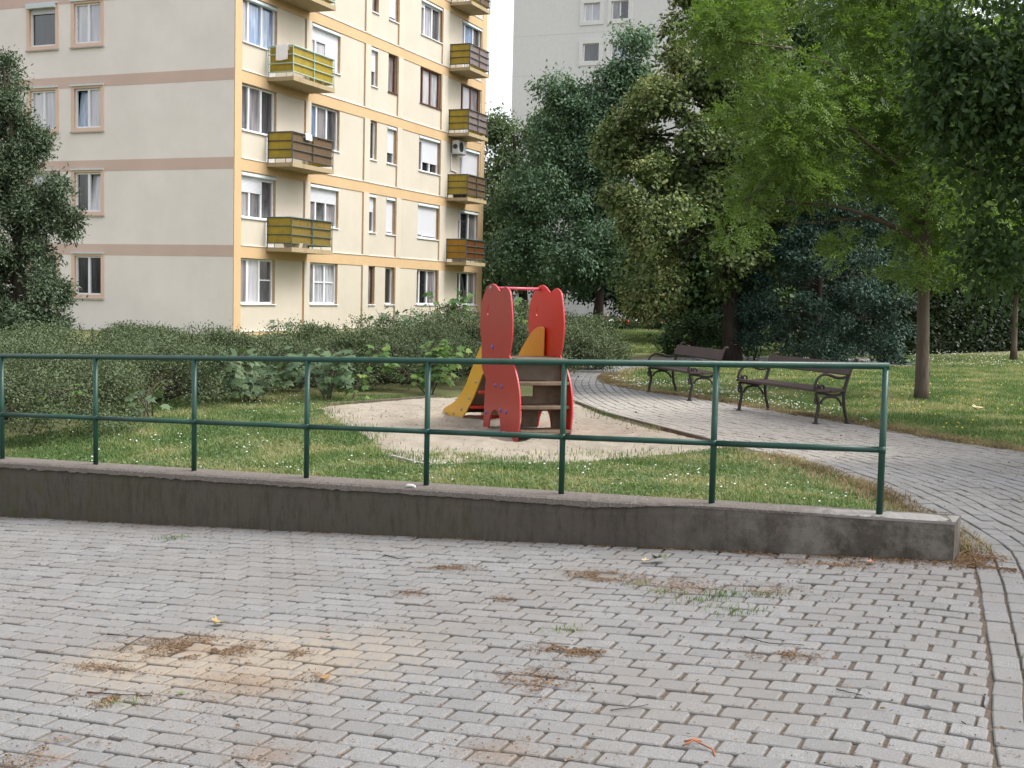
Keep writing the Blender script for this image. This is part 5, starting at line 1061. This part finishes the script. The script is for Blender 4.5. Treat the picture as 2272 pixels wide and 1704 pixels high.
def litter():
    r = np.random.default_rng(140); lm = leafmat('dry_leaf_litter', (.055, .032, .018), (.15, .088, .046), (.28, .18, .10), .05, .9)
    pts = [(-1.66, 6.06, .26, .15, 1600), (-1.45, 5.98, .2, .10, 900), (-1.72, 5.26, .13, .08, 700), (-1.02, 5.83, .07, .05, 180), (-.41, 7.62, .20, .07, 700), (.51, 7.2, .16, .09, 500), (.34, 5.63, .17, .07, 900), (.12, 5.29, .16, .12, 420), (.2, 5.1, .14, .1, 250), (-.04, 6.71, .08, .05, 150), (.61, 7.06, .16, .08, 420), (1.0, 6.76, .22, .14, 500), (1.44, 6.6, .22, .12, 420), (1.25, 5.42, .13, .07, 420), (.86, 7.0, .2, .1, 300), (-.55, 6.95, .1, .07, 180), (-.82, 5.43, .08, .05, 150), (-1.81, 4.5, .16, .1, 350), (-1.7, 4.68, .12, .07, 260), (-1.95, 5.75, .22, .05, 350), (-1.2, 5.3, .4, .25, 400), (2.83, 7.2, .11, .09, 900), (.0, 4.4, .3, .2, 180), (-1, 4.5, .3, .2, 180), (1.9, 7.15, .3, .06, 500)]
    X = []; Y = []
    for a, b, sx, sy, n in pts:
        n = int(n*1.9); u = r.normal(0, 1, (n, 2)); q = np.array([a, b])+u[:, 0:1]*sx*.7*-DW*1.+u[:, 1:2]*sy*.8*NW; k = fbm(q[:, 0], q[:, 1], .11, 7) > .42; X.append(q[k, 0]); Y.append(q[k, 1])
    # along the foot of the wall, thickest at its end
    n = 9000; t = np.where(r.random(n) < .6, r.random(n)**1.5*2.6-.35, r.random(n)*9); p = -np.abs(r.normal(0, .05, n))*(1+1.1*np.exp(-((t-.7)/.7)**2)); k = (fbm(t, p*2, .25, 9) > .40); q = A0+DW*t[k, None]+NW*p[k, None]; X.append(q[:, 0]); Y.append(q[:, 1])
    n = 3600; a = r.normal(0, .12, n); b = np.abs(r.normal(0, .09, n)); q = A0-DW*(b[:, None]+.02)+NW*(a[:, None]+.10); X.append(q[:, 0]); Y.append(q[:, 1])
    slivers('leaf_litter', np.concatenate(X), np.concatenate(Y), .012, .0030, lm, 141, .003)
    # fine debris everywhere, mostly in the joints
    n = 60000; x, y = scatter(-7, 3.4, 2.3, 11, n, r); t, p = tp(x, y); f = (p/PW) % 1; k = (p < -.0) & (x < np.interp(y, LE[:90, 1], LE[:90, 0])+.3); row = np.floor(p/PW); jn = np.minimum(np.abs(f-.05), np.abs(f-1.05)) < .10; k &= jn | (r.random(n) < .05); k &= (fbm(x, y, .5, 19) > .33)
    slivers('joint_litter', x[k], y[k], .014, .004, lm, 142, .004)
    x, y = scatter(-1, 8, 8, 17, 5000, r); k = inside(PATH, x, y) & (fbm(x, y, .7, 23) > .52); slivers('joint_litter', x[k], y[k], .02, .006, lm, 143, .004)
    x, y = scatter(-2.5, 2.2, 10.5, 17.6, 2600, r); k = inside(SAND, x, y) & (fbm(x, y, .5, 29) > .5); x, y = x[k], y[k]; slivers('sand_litter', x, y, .022, .007, lm, 144, .0, sandz(x, y)+.002)
    # tufts of weeds in the joints
    gm = bpy.data.materials['lawn_grass']; X = []; Y = []
    for a, b, s, n in ((.86, 6.66, .07, 60), (1.02, 6.45, .09, 90), (1.18, 6.55, .07, 80), (1.42, 6.5, .08, 70), (1.2, 6.2, .08, 70), (.3, 6.0, .05, 40), (-1.70, 5.2, .06, 50), (2.33, 5.25, .03, 50), (2.33, 5.1, .03, 30), (-2.55, 9.05, .08, 90), (.75, 6.9, .06, 40)):
        X.append(r.normal(a, s, n)); Y.append(r.normal(b, s*.7, n))
    o = blades('joint_weeds', np.concatenate(X), np.concatenate(Y), .032, .005, gm, 145, 1.2, .01); tag(o, kind='stuff')
litter()
def small_things():
    r = np.random.default_rng(150)
    def leaf(name, label, x, y, size, col, an, curl, z=None, group=None):
        m = simple(name+'_skin', col, .7, .25, 20); P = np.array([[0, 0, 0.]]); V, Q = palmate(P, np.array([[1., 0, 0]]), np.array([[0, .0, 1.]]), size, r); V = V.copy(); V[:, 2] = np.abs(V[:, 1])*curl+.25*curl*np.abs(V[:, 0]-size*.5)+.006
        o = bulk(name, V, [Q], m); s = o.modifiers.new('thickness', 'SOLIDIFY'); s.thickness = .0012; o.location = (x, y, float(G(x, y)) if z is None else z); o.rotation_euler = (r.normal(0, .1), r.normal(0, .1), an); tag(o, label, 'leaf', group)
    leaf('fallen_leaf', 'curled grey-green leaf lying at the foot of the dark wall', .97, 7.40, .15, (.12, .135, .075), 2.6, .75)
    leaf('fallen_leaf', 'pale beige dry leaf beside the grey-green leaf at the wall foot', .84, 7.43, .075, (.45, .36, .22), .4, .5)
    leaf('fallen_leaf', 'yellowish crumpled leaf above the large brown litter patch', -1.57, 6.42, .07, (.30, .23, .09), 1.0, .8)
    leaf('fallen_leaf', 'tan crumpled leaf in the middle of the left paving', -.80, 5.36, .065, (.30, .18, .075), 2.0, .7)
    leaf('fallen_leaf', 'small fresh green leaf beside the olive litter tuft at the left', -1.42, 5.27, .035, (.11, .16, .05), 2.9, .3)
    leaf('fallen_leaf', 'pink-beige dry leaf close to the right end of the wall', 2.13, 7.10, .055, (.40, .21, .13), .2, .5)
    leaf('fallen_leaf', 'beige dry leaf on the right lawn near the ash trunk', 6.75, 17.6, .16, (.45, .35, .18), .8, .4)
    def twig(label, P, rad, col='dark'):
        m = bpy.data.materials.get('twig_'+col) or simple('twig_'+col, {'dark': (.045, .038, .032), 'orange': (.33, .13, .055)}[col], .8, .3, 30)
        P = [tuple(q) for q in resample(np.array([(*p, .007) if len(p) == 2 else p for p in P]), .02)]; P = [(p[0]+r.normal(0, .003), p[1]+r.normal(0, .003), p[2]) for p in P]; rad *= .62
        mb = MB(); c = np.mean([p[:2] for p in P], 0); g = float(G(c[0], c[1])); mb.tube([(p[0]-c[0], p[1]-c[1], (p[2] if len(p) > 2 else .008)+float(G(p[0], p[1]))-g) for p in P], [rad*(1-.5*i/len(P)) for i in range(len(P))], 6)
        o = mb.build('twig', m, None, True); o.location = (c[0], c[1], g); tag(o, label, 'twig', 'twigs lying on the paving'); return o
    twig('long dark twig touching the olive litter tuft', [(-1.88, 5.36), (-1.74, 5.31), (-1.55, 5.26)], .006)
    twig('dark curved twig on the pale stretch of paving near the wall at the left', [(-.82, 8.05), (-.72, 7.92), (-.63, 7.95)], .007)
    twig('thin dark twig on the right paving above the sandy stain', [(1.14, 5.72), (1.22, 5.60), (1.34, 5.55), (1.38, 5.53)], .005)
    twig('short dark twig low on the right paving', [(1.36, 4.90), (1.42, 4.83), (1.45, 4.80)], .005)
    twig('thin twig standing out of the large brown litter patch', [(-1.95, 6.02), (-1.90, 6.10, .03), (-1.85, 6.14, .05)], .006)
    twig('short black twig left of the large brown litter patch', [(-2.12, 6.35), (-2.04, 6.32)], .008)
    twig('slender twig crossing joints in the lower middle of the paving', [(.43, 4.78), (.53, 4.80), (.60, 4.83)], .004)
    twig('bent dark twig on the paving at the lower left', [(-1.0, 4.42), (-.95, 4.36), (-.92, 4.28)], .005)
    # the orange stalk
    m = simple('orange_dry_stalk', (.26, .095, .042), .7, .35, 25); mb = MB(); B = np.array([.70, 4.33])
    for P, r_ in (([(-.035, .045, .012), (.0, .05, .02), (.03, .055, .012)], .006), ([(-.045, .015, .008), (-.015, .03, .016), (.0, .04, .02), (.03, .005, .016), (.055, -.025, .014)], .0055), ([(.055, -.025, .014), (.06, -.045, .01), (.058, -.075, .006)], .006), ([(.0, .05, .02), (.01, .075, .02)], .003)): mb.tube(P, r_*.62, 6)
    o = mb.build('dry_stalk', m, None, True); o.location = (*B, float(G(*B))); tag(o, 'orange-brown forked dry stalk at the bottom of the picture', 'stalk')
    # lump of white paint on the wall cap
    mb = MB(); q = wpt(3.98, .012, 0); mb.tube([(-.035, 0, .0), (-.02, 0, .008), (.01, 0, .009), (.03, -.004, .004), (.036, -.012, -.012)], [.006, .011, .011, .009, .004], 8)
    t_, p_ = tp(-.43, 9.0); o = mb.build('paint_lump', simple('grey_white_mortar', (.55, .54, .52), .9, .15, 40), None, True); w = wpt(3.72, .02, float(walltop(3.72))+.006); o.location = w; tag(o, 'grey-white lump of mortar on the front edge of the wall cap', 'mortar lump')
small_things()
